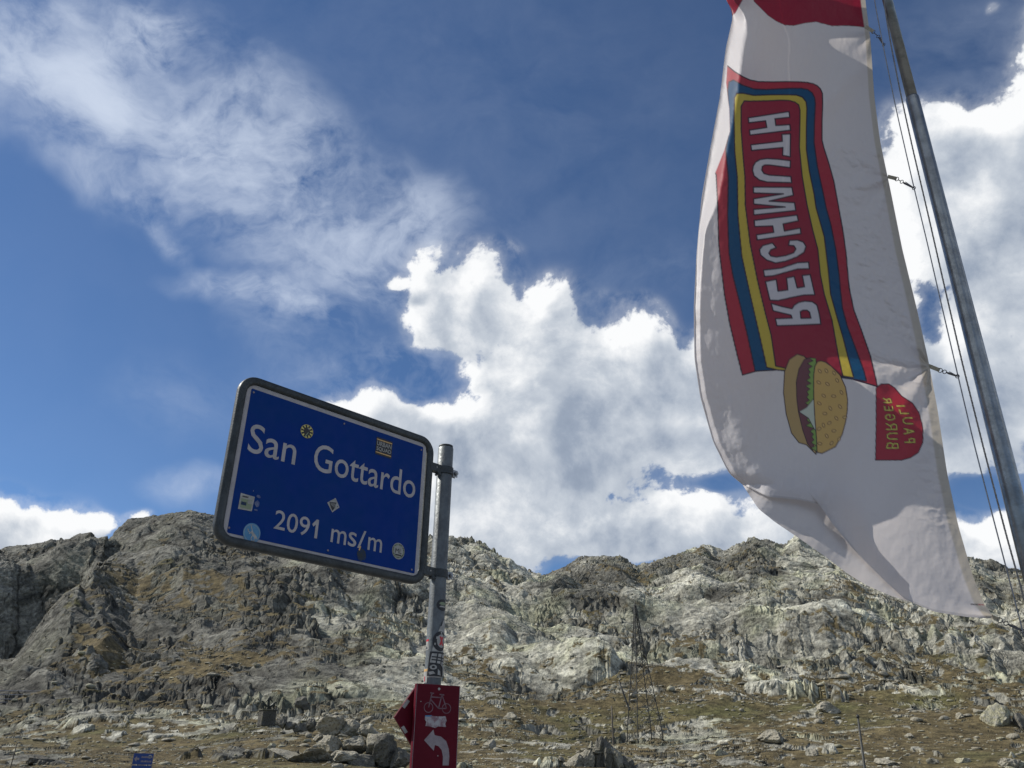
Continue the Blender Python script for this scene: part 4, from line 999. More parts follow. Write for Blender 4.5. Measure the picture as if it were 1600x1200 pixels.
def rays(gx, gy):
    d = np.stack([(gx - 800), (600 - gy), np.full_like(gx, -F_PX)], -1) @ np.array(CR.transposed())
    return d / np.linalg.norm(d, axis=-1, keepdims=True)
def cloth_points(gx, gy, dd):
    r_ = rays(gx, gy); n = np.array(f_nrm); p0 = np.array(h_pt) - np.array(CAM)
    return np.array(CAM) + r_ * ((p0 @ n + dd) / (r_ @ n))[..., None]
dd = depth(gx, gy, UU, VV2); FV = cloth_points(gx, gy, dd)
# halo folded-under fly corner: a second sheet behind the hem
OUT = [(1160,757),(1185,795),(1210,815),(1250,842),(1290,870),(1325,897),(1355,915),(1392,931),(1420,940)]
o_c = smooth_curve(OUT, 160); hx = np.linspace(0, 1, 160); hm = m_c[(hx * .66 * (GU - 1)).astype(int)]
su2 = np.linspace(0, 1, 40)[None, :, None]
inn = hm + np.array([[14, -16]])                       # the sheet reaches in behind the hem
G2 = o_c[:, None] * (1 - su2) + inn[:, None] * su2; g2x, g2y = G2[..., 0], G2[..., 1]
s2 = su2[..., 0] + 0 * g2x
hd_ = np.interp(hx, np.linspace(0, 1, GU)[: int(.66 * GU)] / .66, dd[: int(.66 * GU), -1])[:, None]
d2 = hd_ + .035 + .10 * s2 * np.sin(hx * math.pi)[:, None] - .05 * np.sin(s2 * math.pi) * np.sin(hx * math.pi)[:, None] + .008 * fbm(g2x / 30, g2y / 30, 801, 3)
F2 = cloth_points(g2x, g2y, d2)

# rolled-back fly cloth, unseen behind the flag, its reach shaped to shade most of it
NB_ = 60; yb_ = l_c[:, 1]; sb = np.linspace(0, 1, NB_)[:, None]
Dm = (.50 + .16 * perlin(yb_ / 120, yb_ * 0, 903) + .10 * perlin(yb_ / 45, yb_ * 0, 904)) * sm(yb_, -200, -60) * (1 - sm(yb_, 560, 740)) * (.72 + .28 * sm(yb_, 60, 200)) + .02
Dm = Dm * (1 - .75 * np.exp(-((yb_ - 20) / 34) ** 2)) * (1 - .62 * np.exp(-((yb_ - 470) / 30) ** 2))
bx_ = l_c[:, 0][None] + .6 + sb * (26 + 30 * sb) * np.minimum(1, Dm / .3)[None]; by_ = yb_[None] - 10 * sb
d3 = dd[0][None] + Dm[None] * np.sin(sb * 1.5) + .015 * fbm(bx_ / 20, by_ / 60, 905, 3) * sb
F3 = cloth_points(bx_, by_ + 0 * bx_, d3)

# ---- print on the cloth: signed distance to drawn outlines, evaluated on the fine mesh of the flag
A = np.ones((GU, GV, 3), np.float32) * np.array([.64, .62, .635], np.float32)
def sdf(poly, x, y):
    P_ = np.array(poly, np.float32); n = len(P_); d = np.full(x.shape, 1e9, np.float32); ins = np.zeros(x.shape, bool)
    for i in range(n):
        ax_, ay_ = P_[i]; bx_, by_ = P_[(i + 1) % n]; ex, ey = bx_ - ax_, by_ - ay_; L2 = ex * ex + ey * ey + 1e-9
        t = np.clip(((x - ax_) * ex + (y - ay_) * ey) / L2, 0, 1); d = np.minimum(d, (x - ax_ - t * ex) ** 2 + (y - ay_ - t * ey) ** 2)
        if ay_ != by_: ins ^= ((ay_ > y) != (by_ > y)) & (x < (bx_ - ax_) * (y - ay_) / (by_ - ay_) + ax_)
    return np.where(ins, -np.sqrt(d), np.sqrt(d))
CLIP = None
def paint(poly, col, out=1.5, oc=(.03, .015, .03), holes=(), rnd=0.0):
    P_ = np.array(poly); m_ = (gx > P_[:, 0].min() - 4) & (gx < P_[:, 0].max() + 4) & (gy > P_[:, 1].min() - 4) & (gy < P_[:, 1].max() + 4)
    x, y = gx[m_].astype(np.float32), gy[m_].astype(np.float32); d = sdf(poly, x, y) - rnd
    for h_ in holes: d = np.maximum(d, -sdf(h_, x, y))
    a_in = np.clip(.5 - d / .9, 0, 1)[:, None]; a_out = np.clip(.5 - (np.abs(d) - out * .65) / .8, 0, 1)[:, None] if out else 0
    if CLIP is not None: k = CLIP[m_][:, None]; a_in = a_in * k; a_out = a_out * k
    c = A[m_] * (1 - a_in) + np.array(col, np.float32) * a_in
    A[m_] = c * (1 - a_out) + np.array(oc, np.float32) * a_out
RED, DRED, BLU, YEL, WHT = (.36, .03, .05), (.26, .018, .04), (.008, .07, .17), (.48, .39, .06), (.52, .52, .57)
top = [(1110,-80),(1400,-80),(1400,42),(1351,42.5),(1326,40),(1300,40.5),(1275,34),(1258,36),(1240,40),(1226,39),(1213,33),(1200,24),(1188,12),(1178,2),(1176,-14),(1110,-30)]
paint(top, (.27, .012, .035), .4)
paint([(1060,-90),(1146,-90),(1160,0),(1149,20),(1138,30),(1100,30)], (.27, .012, .035), .4)
# the lit strip where the cloth turns back hides the left end of the panels
turn = np.interp(gy, [0, 50, 100, 130, 170, 205, 235, 270, 330, 420, 1000], [1178, 1149, 1136, 1134, 1139, 1140, 1131, 1117, 1096, 1080, 1060])
CLIP = np.clip((gx - turn) / 1.2, 0, 1).astype(np.float32)
o_r = [(1137,103),(1148,112),(1161,120),(1172,125),(1185,127.6),(1207,128),(1229,127.6),(1250,128),(1262.5,129),(1271,131),(1277,134),(1282,139),(1285,146),(1285.4,162),(1284.4,190),(1284.4,219),(1287,230),(1295,255),(1303,283.5),(1310,322),(1317,360),(1322,395),(1324,420),(1327,450),(1334,484),(1346,516),(1360,556),(1368,590),(1371,604)]
b_r = [(1139,128),(1146,125),(1160,133),(1178,139),(1196,140),(1215,139),(1236,138),(1251.6,138),(1262,140),(1269,145),(1273,153),(1274,162),(1272.5,193),(1272,222.6),(1277,259),(1286.5,303),(1291,325),(1298,350),(1306,390),(1311,430),(1316,480),(1324,510),(1336,542),(1350,580),(1354,596)]
y_r = [(1151,146),(1160,145.5),(1178,149),(1206,148),(1233,148),(1245,148.5),(1254,152),(1259.5,159),(1260.8,169.5),(1260,200.6),(1260,233.6),(1264.5,266.6),(1272,303),(1275,324),(1288,370),(1294,420),(1298,460),(1308,496),(1318,530),(1325,558),(1334,590)]
i_r = [(1163,157.5),(1171,158),(1197,157.6),(1220,156.5),(1233,157),(1242,159.5),(1248,164),(1250,172),(1250,184),(1249,230),(1253.5,275.8),(1261,320),(1270,360),(1278,390),(1282,430),(1288,460),(1300,500),(1310,556),(1317,588)]
o_l = [(1100,103),(1100,240),(1119,273),(1121.4,320),(1123,380),(1125,400),(1132,460),(1140,505),(1152,555),(1160,586)]
b_l = [(1137,142),(1139,190),(1138,210),(1134,233),(1138,277),(1137,337.5),(1139,395),(1145,430),(1155,470),(1167,520),(1180,580)]
y_l = [(1147.5,153),(1147,189),(1148,236),(1152,277),(1153,337),(1159,400),(1172,460),(1187,525),(1198,574)]
i_l = [(1158,166),(1158,202),(1161,243),(1164,277),(1164.5,320),(1172,380),(1184,440),(1196,490),(1205,524),(1212,572)]
BOT = [(1371,604),(1330,592),(1270,582),(1215,578),(1185,579),(1160,586)]
paint(o_r + BOT[1:] + o_l[::-1][1:], RED, 1.5)
paint(b_r + [(1330,592),(1215,578)] + b_l[::-1], BLU, 1.5)
paint(y_r + [(1270,582),(1215,578)] + y_l[::-1], YEL, 1.5)
paint(i_r + [(1260,582)] + i_l[::-1], DRED, 1.5)
z3 = lambda p: [(1160 + a / 5.4567, 120 + c / 5.4567) for a, c in p]
z4 = lambda p: [(1160 + a / 5.0, 320 + c / 5.0) for a, c in p]
LET = [z3([(50,350),(385,298),(398,298),(403,345),(278,358),(285,415),(405,408),(410,455),(65,497),(60,455),(208,432),(198,375),(55,392)]),
 z3([(337,490),(410,487),(408,682),(343,670),(345,603),(78,628),(72,580),(340,550)]),
 z3([(410,715),(300,702),(210,697),(150,705),(112,728),(92,762),(87,800),(100,845),(145,880),(210,897),(420,903),(413,850),(230,838),(185,825),(165,795),(170,765),(190,752),(230,752),(408,775)]),
 z3([(93,940),(422,942),(435,1010),(228,1060),(445,1073),(455,1140),(97,1178),(97,1130),(365,1110),(97,1085),(97,1040),(350,998),(95,990)]),
 z4([(92,122),(428,80),(437,125),(318,150),(328,205),(452,182),(458,225),(115,275),(110,235),(245,215),(237,165),(97,170)]),
 z4([(368,278),(430,275),(475,290),(497,325),(482,370),(425,408),(340,440),(260,455),(190,432),(142,392),(134,350),(160,318),(235,298),(265,335),(222,352),(207,378),(222,400),(265,408),(340,396),(400,375),(418,345),(402,320),(360,316)]),
 z4([(165,510),(300,495),(430,452),(518,447),(523,500),(430,502),(330,530),(240,555),(172,560)]),
 z4([(180,600),(265,583),(278,675),(355,665),(345,572),(405,560),(428,650),(485,640),(468,552),(530,545),(566,703),(480,705),(380,725),(280,748),(215,745)])]
for L_ in LET: paint(L_, WHT, 1.6)
paint(z4([(225,770),(310,795),(388,812),(405,785),(440,762),(490,752),(545,757),(582,782),(600,850),(613,932),(430,940),(270,945),(258,890),(388,885),(380,862),(240,828)]), WHT, 1.6, holes=[z4([(452,835),(475,824),(505,824),(525,840),(535,885),(458,887)])])
# hamburger
z5 = lambda p: [(1260 + a / 5.714, 530 + c / 5.714) for a, c in p]; z6 = lambda p: [(1090 + a / 6.0, 530 + c / 6.0) for a, c in p]
paint(z6([(935,140),(1000,160),(1010,175),(1100,200),(1110,1080),(1020,990),(950,970),(880,880),(830,700),(805,500),(815,300),(860,190)]), (.42, .30, .13), 1.1)
paint(z6([(1060,170),(1000,190),(950,280),(925,400),(930,560),(945,680),(985,850),(1030,980),(1080,1040),(1110,860),(1110,300)]), (.16, .065, .075), .9)
lz = []
for k in range(34):
    yy_ = 175 + k * 26.5; lz.append((1045 - 30 * math.sin(k / 33 * math.pi) + (34 if k % 2 else 0) + 9 * math.sin(k * 2.3) + (60 if k > 24 else 0) * .5, yy_))
paint(z6(lz + [(1120,1070),(1110,180)]), (.22, .36, .09), .7)
paint(z6([(950,680),(1020,640),(1085,560),(1120,560),(1120,850),(1098,850),(1040,740)]), (.50, .56, .48), .8)
paint(z5([(130,193),(100,200),(76,240),(65,320),(65,500),(75,700),(90,880),(95,1010),(140,1020),(260,960),(320,850),(350,740),(365,640),(368,540),(350,430),(300,320),(220,240),(170,205)]), (.56, .38, .13), 1.1)
for sx_, sy_, a_ in ((120,285,50),(178,282,60),(247,302,55),(275,368,60),(110,386,30),(188,400,35),(313,475,60),(155,505,35),(243,508,5),(115,573,30),(213,617,60),(300,602,50),(165,664,0),(268,706,50),(343,697,0),(153,768,70),(205,748,-30),(113,800,-30),(245,818,-10),(182,864,60),(225,928,-50),(292,893,-60),(120,932,10)):
    p_ = z5([(sx_ + 19 * math.cos(t) * math.cos(R(a_)) - 11 * math.sin(t) * math.sin(R(a_)), sy_ + 19 * math.cos(t) * math.sin(R(a_)) + 11 * math.sin(t) * math.cos(R(a_))) for t in np.linspace(0, 2 * math.pi, 13)[:-1]])
    paint(p_, (.62, .44, .18), .7, (.10, .05, .03))
# plain red patch with the lettering
paint([(1369,606),(1377,600),(1389,600),(1398,606),(1409,619),(1426,630),(1436,645),(1442,668),(1442,691),(1435,707),(1423,715),(1409,719),(1368,719),(1369,660)], RED, 1.1)
STK = {'B': [[(0,0),(0,1)],[(0,1),(.7,.95),(.8,.75),(.65,.52),(0,.5)],[(.65,.52),(.9,.3),(.75,.04),(0,0)]], 'U': [[(0,1),(0,.25),(.25,0),(.65,0),(.9,.25),(.9,1)]],
 'R': [[(0,0),(0,1)],[(0,1),(.7,.97),(.85,.72),(.65,.48),(0,.46)],[(.45,.46),(.9,0)]], 'G': [[(.85,.8),(.6,1),(.25,.97),(0,.7),(0,.3),(.25,.02),(.65,0),(.88,.2),(.88,.48),(.5,.48)]],
 'E': [[(.85,0),(0,0),(0,1),(.85,1)],[(0,.52),(.7,.52)]], 'P': [[(0,0),(0,1)],[(0,1),(.7,.97),(.85,.72),(.65,.46),(0,.44)]], 'A': [[(0,0),(.45,1),(.9,0)],[(.2,.34),(.7,.34)]],
 'L': [[(0,1),(0,0),(.8,0)]], 'I': [[(.4,0),(.4,1)]]}
def word(chars):                      # each: letter, photo box of the letter (x left..right = foot..head, y bottom..top = start..end)
    segs = []
    for ch, xa, xb, ya, yb, sh in chars:
        for st_ in STK[ch]: segs.append([(xa + (xb - xa) * q + sh * p, ya + (yb - ya) * p) for p, q in st_])
    for w, col in ((1.55, (.03, .02, .02)), (.85, (.62, .55, .12))):
        for sg in segs:
            P_ = np.array(sg); m_ = (gx > P_[:, 0].min() - 4) & (gx < P_[:, 0].max() + 4) & (gy > P_[:, 1].min() - 4) & (gy < P_[:, 1].max() + 4); d = np.full(m_.sum(), 1e9)
            for (ax_, ay_), (bx_, by_) in zip(sg, sg[1:]):
                ex, ey = bx_ - ax_, by_ - ay_; t = np.clip(((gx[m_] - ax_) * ex + (gy[m_] - ay_) * ey) / (ex * ex + ey * ey), 0, 1); d = np.minimum(d, np.hypot(gx[m_] - ax_ - t * ex, gy[m_] - ay_ - t * ey))
            a = np.clip(.5 + (w - d) / .8, 0, 1)[:, None]; A[m_] = A[m_] * (1 - a) + np.array(col) * a
word([('B',1385.5,1403,700,691,1),('U',1386.5,1402,686,676,0),('R',1385,1401,671,661,0),('G',1384,1398,656,647,0),('E',1383,1395,641,634,-1),('R',1381.5,1392.5,629,622,-1)])
word([('P',1414,1429,691,684,0),('A',1413,1428,678,669,0),('U',1412,1426,662,652,-1),('L',1407,1420,646,639,-2),('I',1402,1414,636,632,-2)])
CLIP = None
# hem along the hoist, small maker's tag, stitches on the lower hem
hb = sm(UU, .962, .972); A = A * (1 - hb[..., None]) + np.array([.50, .47, .42], np.float32) * hb[..., None]
vb = sm(VV2, .9935, .995); A = A * (1 - .18 * vb[..., None])
for k in range(9): paint([(1517 + k * 2.3, 943 + k * .15), (1518.6 + k * 2.3, 943 + k * .15), (1518.6 + k * 2.3, 945.6 + k * .1), (1517 + k * 2.3, 945.4)], (.02, .02, .03) if k < 5 else (.3, .03, .05), 0)
A = np.clip(A, 0, 1)

mf = bpy.data.materials.new('flag_cloth'); mf.use_nodes = True; nt = mf.node_tree; nt.nodes.clear(); b = NB(nt)
at2 = b.n('ShaderNodeAttribute', attribute_name='tint'); col = at2.outputs['Color']
tco = b.n('ShaderNodeTexCoord').outputs['Object']
wv = b.noise(tco, 240, 2, .5); fol = b.noise(tco, 5, 5, .6)
bp = b.n('ShaderNodeBump'); bp.inputs['Strength'].default_value = .25; bp.inputs['Distance'].default_value = .002; b.put(bp.inputs['Height'], b.m('ADD', wv, b.m('MULTIPLY', fol, 8)))
df = b.n('ShaderNodeBsdfDiffuse'); b.put(df.inputs['Color'], col); b.put(df.inputs['Normal'], bp.outputs[0])
tl = b.n('ShaderNodeBsdfTranslucent'); b.put(tl.inputs['Color'], b.v('MULTIPLY', col, (.98, .95, .90))); b.put(tl.inputs['Normal'], bp.outputs[0])
gm = b.n('ShaderNodeBsdfGlossy'); gm.inputs['Roughness'].default_value = .5; gm.inputs['Color'].default_value = (1, 1, 1, 1)
mx = b.n('ShaderNodeMixShader'); mx.inputs[0].default_value = .43; nt.links.new(df.outputs[0], mx.inputs[1]); nt.links.new(tl.outputs[0], mx.inputs[2])
mx2 = b.n('ShaderNodeMixShader'); mx2.inputs[0].default_value = .03; nt.links.new(mx.outputs[0], mx2.inputs[1]); nt.links.new(gm.outputs[0], mx2.inputs[2])
ou = b.n('ShaderNodeOutputMaterial'); nt.links.new(mx2.outputs[0], ou.inputs[0])

fo_ = Vector(FV[GU - 1, GV // 2])
flag = tag(empty('flag', fo_), 'long white banner with red blue and yellow panel reading REICHMUTH hanging beside the flagpole', 'flag')
me_cloth = grid_mesh('cloth', FV.reshape(-1, 3), (GU, GV), mf, A.reshape(-1, 3)); put(me_cloth, flag)
c2_ = np.ones((160 * 40, 3), np.float32) * np.array([.60, .58, .59], np.float32)
o2 = grid_mesh('turned_corner', F2.reshape(-1, 3), (160, 40), mf, c2_); put(o2, flag)

o3 = grid_mesh('shading_fly_roll', F3.reshape(-1, 3), (NB_, GV), mf, np.ones((NB_ * GV, 3), np.float32) * np.array([.64, .62, .635], np.float32)); put(o3, flag)

# rope, clips
M_rope = weathered('halyard_rope', (.30, .29, .27), (.12, .12, .12), 60, .7, 0, .3, .001)
M_wire = weathered('halyard_wire', (.34, .35, .36), (.18, .18, .19), 60, .4, .6, .5, .001)
M_clip = weathered('snap_hook_metal', (.14, .14, .145), (.06, .06, .065), 50, .4, .8, .5, .001)
M_tape = weathered('webbing_tape', (.40, .38, .30), (.28, .26, .2), 80, .9, 0, .2, .001)
R1 = [(1358,-80),(1366,0),(1380,72),(1400,170),(1428,293),(1449,380),(1472,480),(1497,588),(1521,690),(1552,810),(1598,986)]
R2_ = [(1372,-80),(1382,10),(1392,70),(1408,150),(1426,232),(1449,330),(1474,440),(1503,565),(1538,705),(1572,835),(1600,935),(1625,1030)]
def rope_pts(pl, Dd):
    c = smooth_curve(pl, 60); return [at(x_, y_, Dd) for x_, y_ in c]
r1p = rope_pts(R1, 5.93); low = r1p[-1]
bm = bmesh.new(); tube(bm, r1p + [Vector((FX + .10, FY - .05, 1.2))], .0042, 8); rp = bm_obj('halyard', bm, M_wire); tag(rp, 'thin grey halyard line that the flag is clipped to', 'rope')
bm = bmesh.new(); pts_ = rope_pts(R2_, 5.9)[:-4]; tube(bm, pts_ + [Vector((FX + .02, FY - .09, 1.2))], .0052, 8)
# twist of the rope as a fine second strand
tw = []
for i in range(900):
    t = i / 899 * (len(pts_) - 1); k = min(int(t), len(pts_) - 2); p = pts_[k].lerp(pts_[k + 1], t - k); a = i * .9
    tw.append(p + Vector((math.cos(a), math.sin(a), 0)) * .0042)
tube(bm, tw, .0024, 5); rp = bm_obj('hoisting_rope', bm, M_rope); tag(rp, 'twisted grey rope hanging between the halyard line and the flagpole', 'rope')
def depth_of_hoist(y_): return at(float(np.interp(y_, h_c[:, 1], h_c[:, 0])), y_, 5.98)
for (a, m1, m2, c, mat) in (((1353,42),(1364,49),(1372,57),(1381,70),0),((1388,276),(1400,279),(1409,284),(1428,294),0),((1452,572),(1467,578),(1476,581),(1496,588),0),((1545,962),(1560,968),(1572,974),(1598,986),0)):
    q0 = depth_of_hoist(a[1]) if a[1] < 960 else Vector(FV[-1, -1]); Da = math.hypot(q0.x, q0.y)
    A1, A2, A3, A4 = at(*a, Da), at(*m1, (Da * 2 + 5.93) / 3), at(*m2, (Da + 2 * 5.93) / 3), at(*c, 5.93)
    clip = tag(empty('flag_clip', A2), None, None)
    clip.parent = flag; clip.matrix_parent_inverse = Matrix.Translation(-flag.location)
    dr3 = (A2 - A1); tv = dr3.cross(A1 - CAM).normalized(); nv = tv.cross(dr3).normalized()
    bm = bmesh.new(); box(bm, (A1 + A2) / 2, (dr3.normalized(), tv, nv), (dr3.length / 2 + .006, .014, .0022)); bevel(bm, .001, 1)
    o_ = bm_obj('webbing_tab', bm, M_tape)
    bm = bmesh.new()
    ring_p = lambda cc, r_, ax1, ax2, n=18: [cc + ax1 * r_ * math.cos(2 * math.pi * k / n) + ax2 * r_ * math.sin(2 * math.pi * k / n) for k in range(n + 1)]
    dn_ = (A4 - A2).normalized(); tv2 = dn_.cross(A2 - CAM).normalized()
    tube(bm, ring_p(A2 + dn_ * .010, .015, dn_, tv2), .0028, 6); tube(bm, ring_p(A3, .013, dn_, tv2), .0028, 6)
    tube(bm, [A2 + dn_ * .024, A3 - dn_ * .012], .0035, 6)
    tube(bm, [A3 + dn_ * .013, A3 + dn_ * .03, A4 - dn_ * .02, A4], .005, 8, radii=[.004, .008, .0065, .0035]); tube(bm, [A3 + dn_ * .03 + tv2 * .012, A4 - dn_ * .004 + tv2 * .003], .0025, 6); tube(bm, ring_p(A4, .012, dn_, tv2), .003, 6)
    o2_ = bm_obj('snap_hook', bm, M_clip)
    for q in (o_, o2_): q.parent = clip; q.matrix_parent_inverse = Matrix.Translation(-A2)
# ------------------------------------------------------------------ rocks
def rock_mat(name, base, alt, dark):
    mt, b, bs = principled(name, base, .9, 0, .2); tco = b.n('ShaderNodeTexCoord').outputs['Object']
    n1 = b.noise(tco, .9, 9, .65); n2 = b.noise(tco, 4.5, 8, .65)
    c = b.mix(b.rng(n1, .42, .6), (*base, 1), (*alt, 1)); n3_ = b.noise(tco, .9, 6, .7, 1.2); c = b.mix(b.rng(n2, .50, .66, 0, .85), c, (*dark, 1)); c = b.mix(b.rng(n3_, .56, .64, 0, .55), c, (.20, .19, .10, 1))
    b.put(bs.inputs['Base Color'], c); bp = b.n('ShaderNodeBump'); bp.inputs['Strength'].default_value = 1.0; bp.inputs['Distance'].default_value = .5
    b.put(bp.inputs['Height'], b.m('ADD', n1, b.m('MULTIPLY', n2, .4))); b.put(bs.inputs['Normal'], bp.outputs[0]); return mt
M_rk = rock_mat('pale_granite', (.31, .29, .225), (.35, .33, .27), (.11, .10, .075))
M_rkw = rock_mat('white_granite', (.40, .375, .30), (.29, .27, .215), (.10, .092, .07))
M_rkd = rock_mat('dark_gneiss', (.14, .135, .115), (.20, .19, .16), (.06, .055, .045))
M_rky = rock_mat('lichened_granite', (.40, .38, .25), (.36, .35, .29), (.14, .13, .09))
_ico = {}
def ico(sub):
    if sub not in _ico:
        bm = bmesh.new(); bmesh.ops.create_icosphere(bm, subdivisions=sub, radius=1)
        _ico[sub] = (np.array([v.co[:] for v in bm.verts]), [tuple(v.index for v in f.verts) for f in bm.faces]); bm.free()
    return _ico[sub]
def rock_verts(rs, sub, size, cuts=13, rough=.13):
    V, Fc = ico(sub); V = V.copy()
    for k in range(cuts):
        n = rs.normal(size=3); n /= np.linalg.norm(n); d = rs.uniform(.48, .86); o_ = V @ n - d
        V -= np.where(o_ > 0, o_ * .96, 0)[:, None] * n
    if sub > 2:
        ph = rs.uniform(0, 50); V += rough * (perlin(V[:, 0] * 3 + ph, V[:, 1] * 3 + V[:, 2] * 2, 7) + .5 * perlin(V[:, 2] * 7 + ph, V[:, 1] * 7 - V[:, 0] * 4, 9))[:, None] * V
    return V * np.array(size), Fc
def rock_obj(name, seed, base, size, mat, rz=0.0, parent=None, tilt=0.0, sub=4, cuts=16, sink=.42):
    rs = np.random.RandomState(seed); V, Fc = rock_verts(rs, sub, size, cuts)
    M_ = np.array((Matrix.Rotation(rz, 3, 'Z') @ Matrix.Rotation(tilt, 3, 'Y'))); V = V @ M_.T; V[:, 2] += size[2] * (1 - 2 * sink)
    if parent is None:
        o = mesh_obj(name, V, Fc, mat); o.location = base; return o
    return mesh_obj(name, V + np.array(base), Fc, mat, parent)
def px_size(p, px):                       # metres that show px pixels wide at point p
    return px / F_PX * (p - CAM).dot(FWD)
BOUL = [  # x, y (foot), width px, height px, material, seed, label
 (1562,1128,52,38,M_rky,11,'large pale yellowish pointed boulder at the right edge of the slope'),
 (1597,1132,34,26,M_rkd,12,'grey boulder tucked behind the pointed yellowish one at the right edge'),
 (766,1166,34,16,M_rk,13,'flat topped pale boulder in brown grass right of the bicycle sign'),
 (738,1162,16,8,M_rk,14,'small pale stone left of the flat topped boulder'),
 (1126,1177,30,10,M_rky,15,'low yellowish boulder right of the pylon foot'),
 (1232,1170,24,10,M_rk,16,'rounded pale boulder in the grass between pylon and thin pole'),
 (1268,1178,26,14,M_rkw,17,'whitish boulder just left of the thin leaning pole'),
 (1385,1192,44,13,M_rkw,18,'long white slab at the bottom right of the thin pole'),
 (1460,1190,22,11,M_rk,19,'pale block at the bottom edge below the flag tip'),
 (1578,1192,40,14,M_rkw,20,'broad white boulder in the bottom right corner'),
 (1505,1188,26,9,M_rky,21,'low yellowish stone left of the bottom right corner boulder'),
 (878,1187,12,8,M_rkw,22,'small white stone left of the dark cracked outcrop'),
 (1030,1140,14,9,M_rkw,23,'white stone between the legs of the pylon'),
 (982,1128,18,10,M_rkw,24,'whitish block left of the pylon legs'),
 (1205,1155,60,16,M_rk,25,'long pale rock slab right of the pylon'),
 (1292,1108,46,14,M_rkw,26,'white slab on the slope up and left of the thin leaning pole'),
 (470,1100,30,15,M_rkd,27,'dark boulder on the slope right of the monument'),
 (425,1166,18,8,M_rky,28,'yellowish stone in the grass below the monument'),
 (438,1165,10,6,M_rky,29,'tiny yellowish stone right of the bigger one below the monument'),
 (1500,1120,20,9,M_rk,30,'pale stone left of the pointed boulder'),
 (1420,1150,18,8,M_rk,31,'pale stone in brown grass below the flag'),
 (800,1120,30,12,M_rk,32,'grey rounded rock above the flat topped boulder'),
 (1080,1195,22,9,M_rkw,33,'white stone at the bottom edge right of the cracked outcrop'),
 (60,1190,40,12,M_rkd,34,'dark flat rock at the bottom left corner'),
]
for i, (x_, y_, w_, h_, mt, sd_, lb) in enumerate(BOUL):
    p = ground_at(x_, min(y_, 1196)); w = px_size(p, w_) / 2; h = px_size(p, h_) / 1.25
    o = rock_obj('boulder', sd_, p, (w * 1.08, w * .9, h), mt, rz=sd_ * 1.3, sub=4); tag(o, lb, 'boulder', 'boulders lying on the slope')
    o.location = p
# white outcrop of piled blocks
p0 = ground_at(560, 1190); oc = tag(empty('rock_outcrop', p0), 'big outcrop of piled white granite blocks left of the bicycle sign', 'rock outcrop')
sc_ = px_size(p0, 1.0); rs = random.Random(4)
for (x_, y_, w_, h_, mt) in ((518,1150,38,26,M_rkw),(548,1152,34,26,M_rkw),(575,1156,30,22,M_rk),(497,1161,20,11,M_rkw),(515,1172,40,20,M_rk),(550,1178,36,24,M_rkw),(583,1180,34,32,M_rk),(600,1192,40,34,M_rkd),(535,1195,46,22,M_rkw),(565,1202,44,22,M_rkd),(500,1192,50,12,M_rk),(475,1196,50,10,M_rkw),(572,1130,16,9,M_rk),(625,1202,34,26,M_rkd),(450,1186,46,9,M_rk),(600,1162,26,12,M_rk)):
    d = ray(x_, y_); hd = math.hypot(p0.x, p0.y) + (1180 - y_) * .07; q = at(x_, y_, hd)
    w = px_size(q, w_) / 2; h = px_size(q, h_) / 2
    rock_obj('block', rs.randint(1, 9999), q, (w * 1.5, w * 1.3, h * 1.45), mt, rs.uniform(0, 6), oc, rs.uniform(-.4, .4), 4, 17, .15)
# dark outcrop with upright cracks
p0 = ground_at(930, 1196); oc = tag(empty('rock_outcrop', p0), 'dark cracked outcrop of upright slabs at the bottom centre below the pole', 'rock outcrop')
for (x_, y_, w_, h_, mt, tl) in ((898,1206,22,34,M_rk,.25),(912,1204,18,44,M_rk,.2),(924,1203,16,50,M_rk,.12),(937,1203,18,54,M_rkd,.05),(951,1204,20,52,M_rkd,-.05),(966,1206,20,44,M_rk,-.3),(980,1210,24,34,M_rkd,-.3),(885,1212,24,26,M_rk,.3),(1002,1214,30,26,M_rkd,-.2),(930,1178,50,10,M_rk,0)):
    q = at(x_, y_, math.hypot(p0.x, p0.y) + (1206 - y_) * .05 + abs(x_ - 935) * .01); w = px_size(q, w_) / 2; h = px_size(q, h_) / 2
    rock_obj('slab', int(x_), q, (w * 1.35, w * 1.8, h * 1.2), mt, .3, oc, tl, 4, 14, .25)
# dark wall of rock right of the monument
p0 = ground_at(490, 1146); oc = tag(empty('rock_outcrop', p0), 'low dark rock step between the monument and the white outcrop', 'rock outcrop')
for (x_, y_, w_, h_) in ((452,1142,20,16),(468,1145,22,18),(485,1143,22,20),(503,1140,24,18),(518,1138,18,14),(440,1138,18,20)):
    q = at(x_, y_, math.hypot(p0.x, p0.y)); w = px_size(q, w_) / 2; h = px_size(q, h_) / 2
    rock_obj('block', int(x_) + 5, q, (w * 1.2, w, h * 1.2), M_rkd, x_, oc, .1, 4, 18, .15)

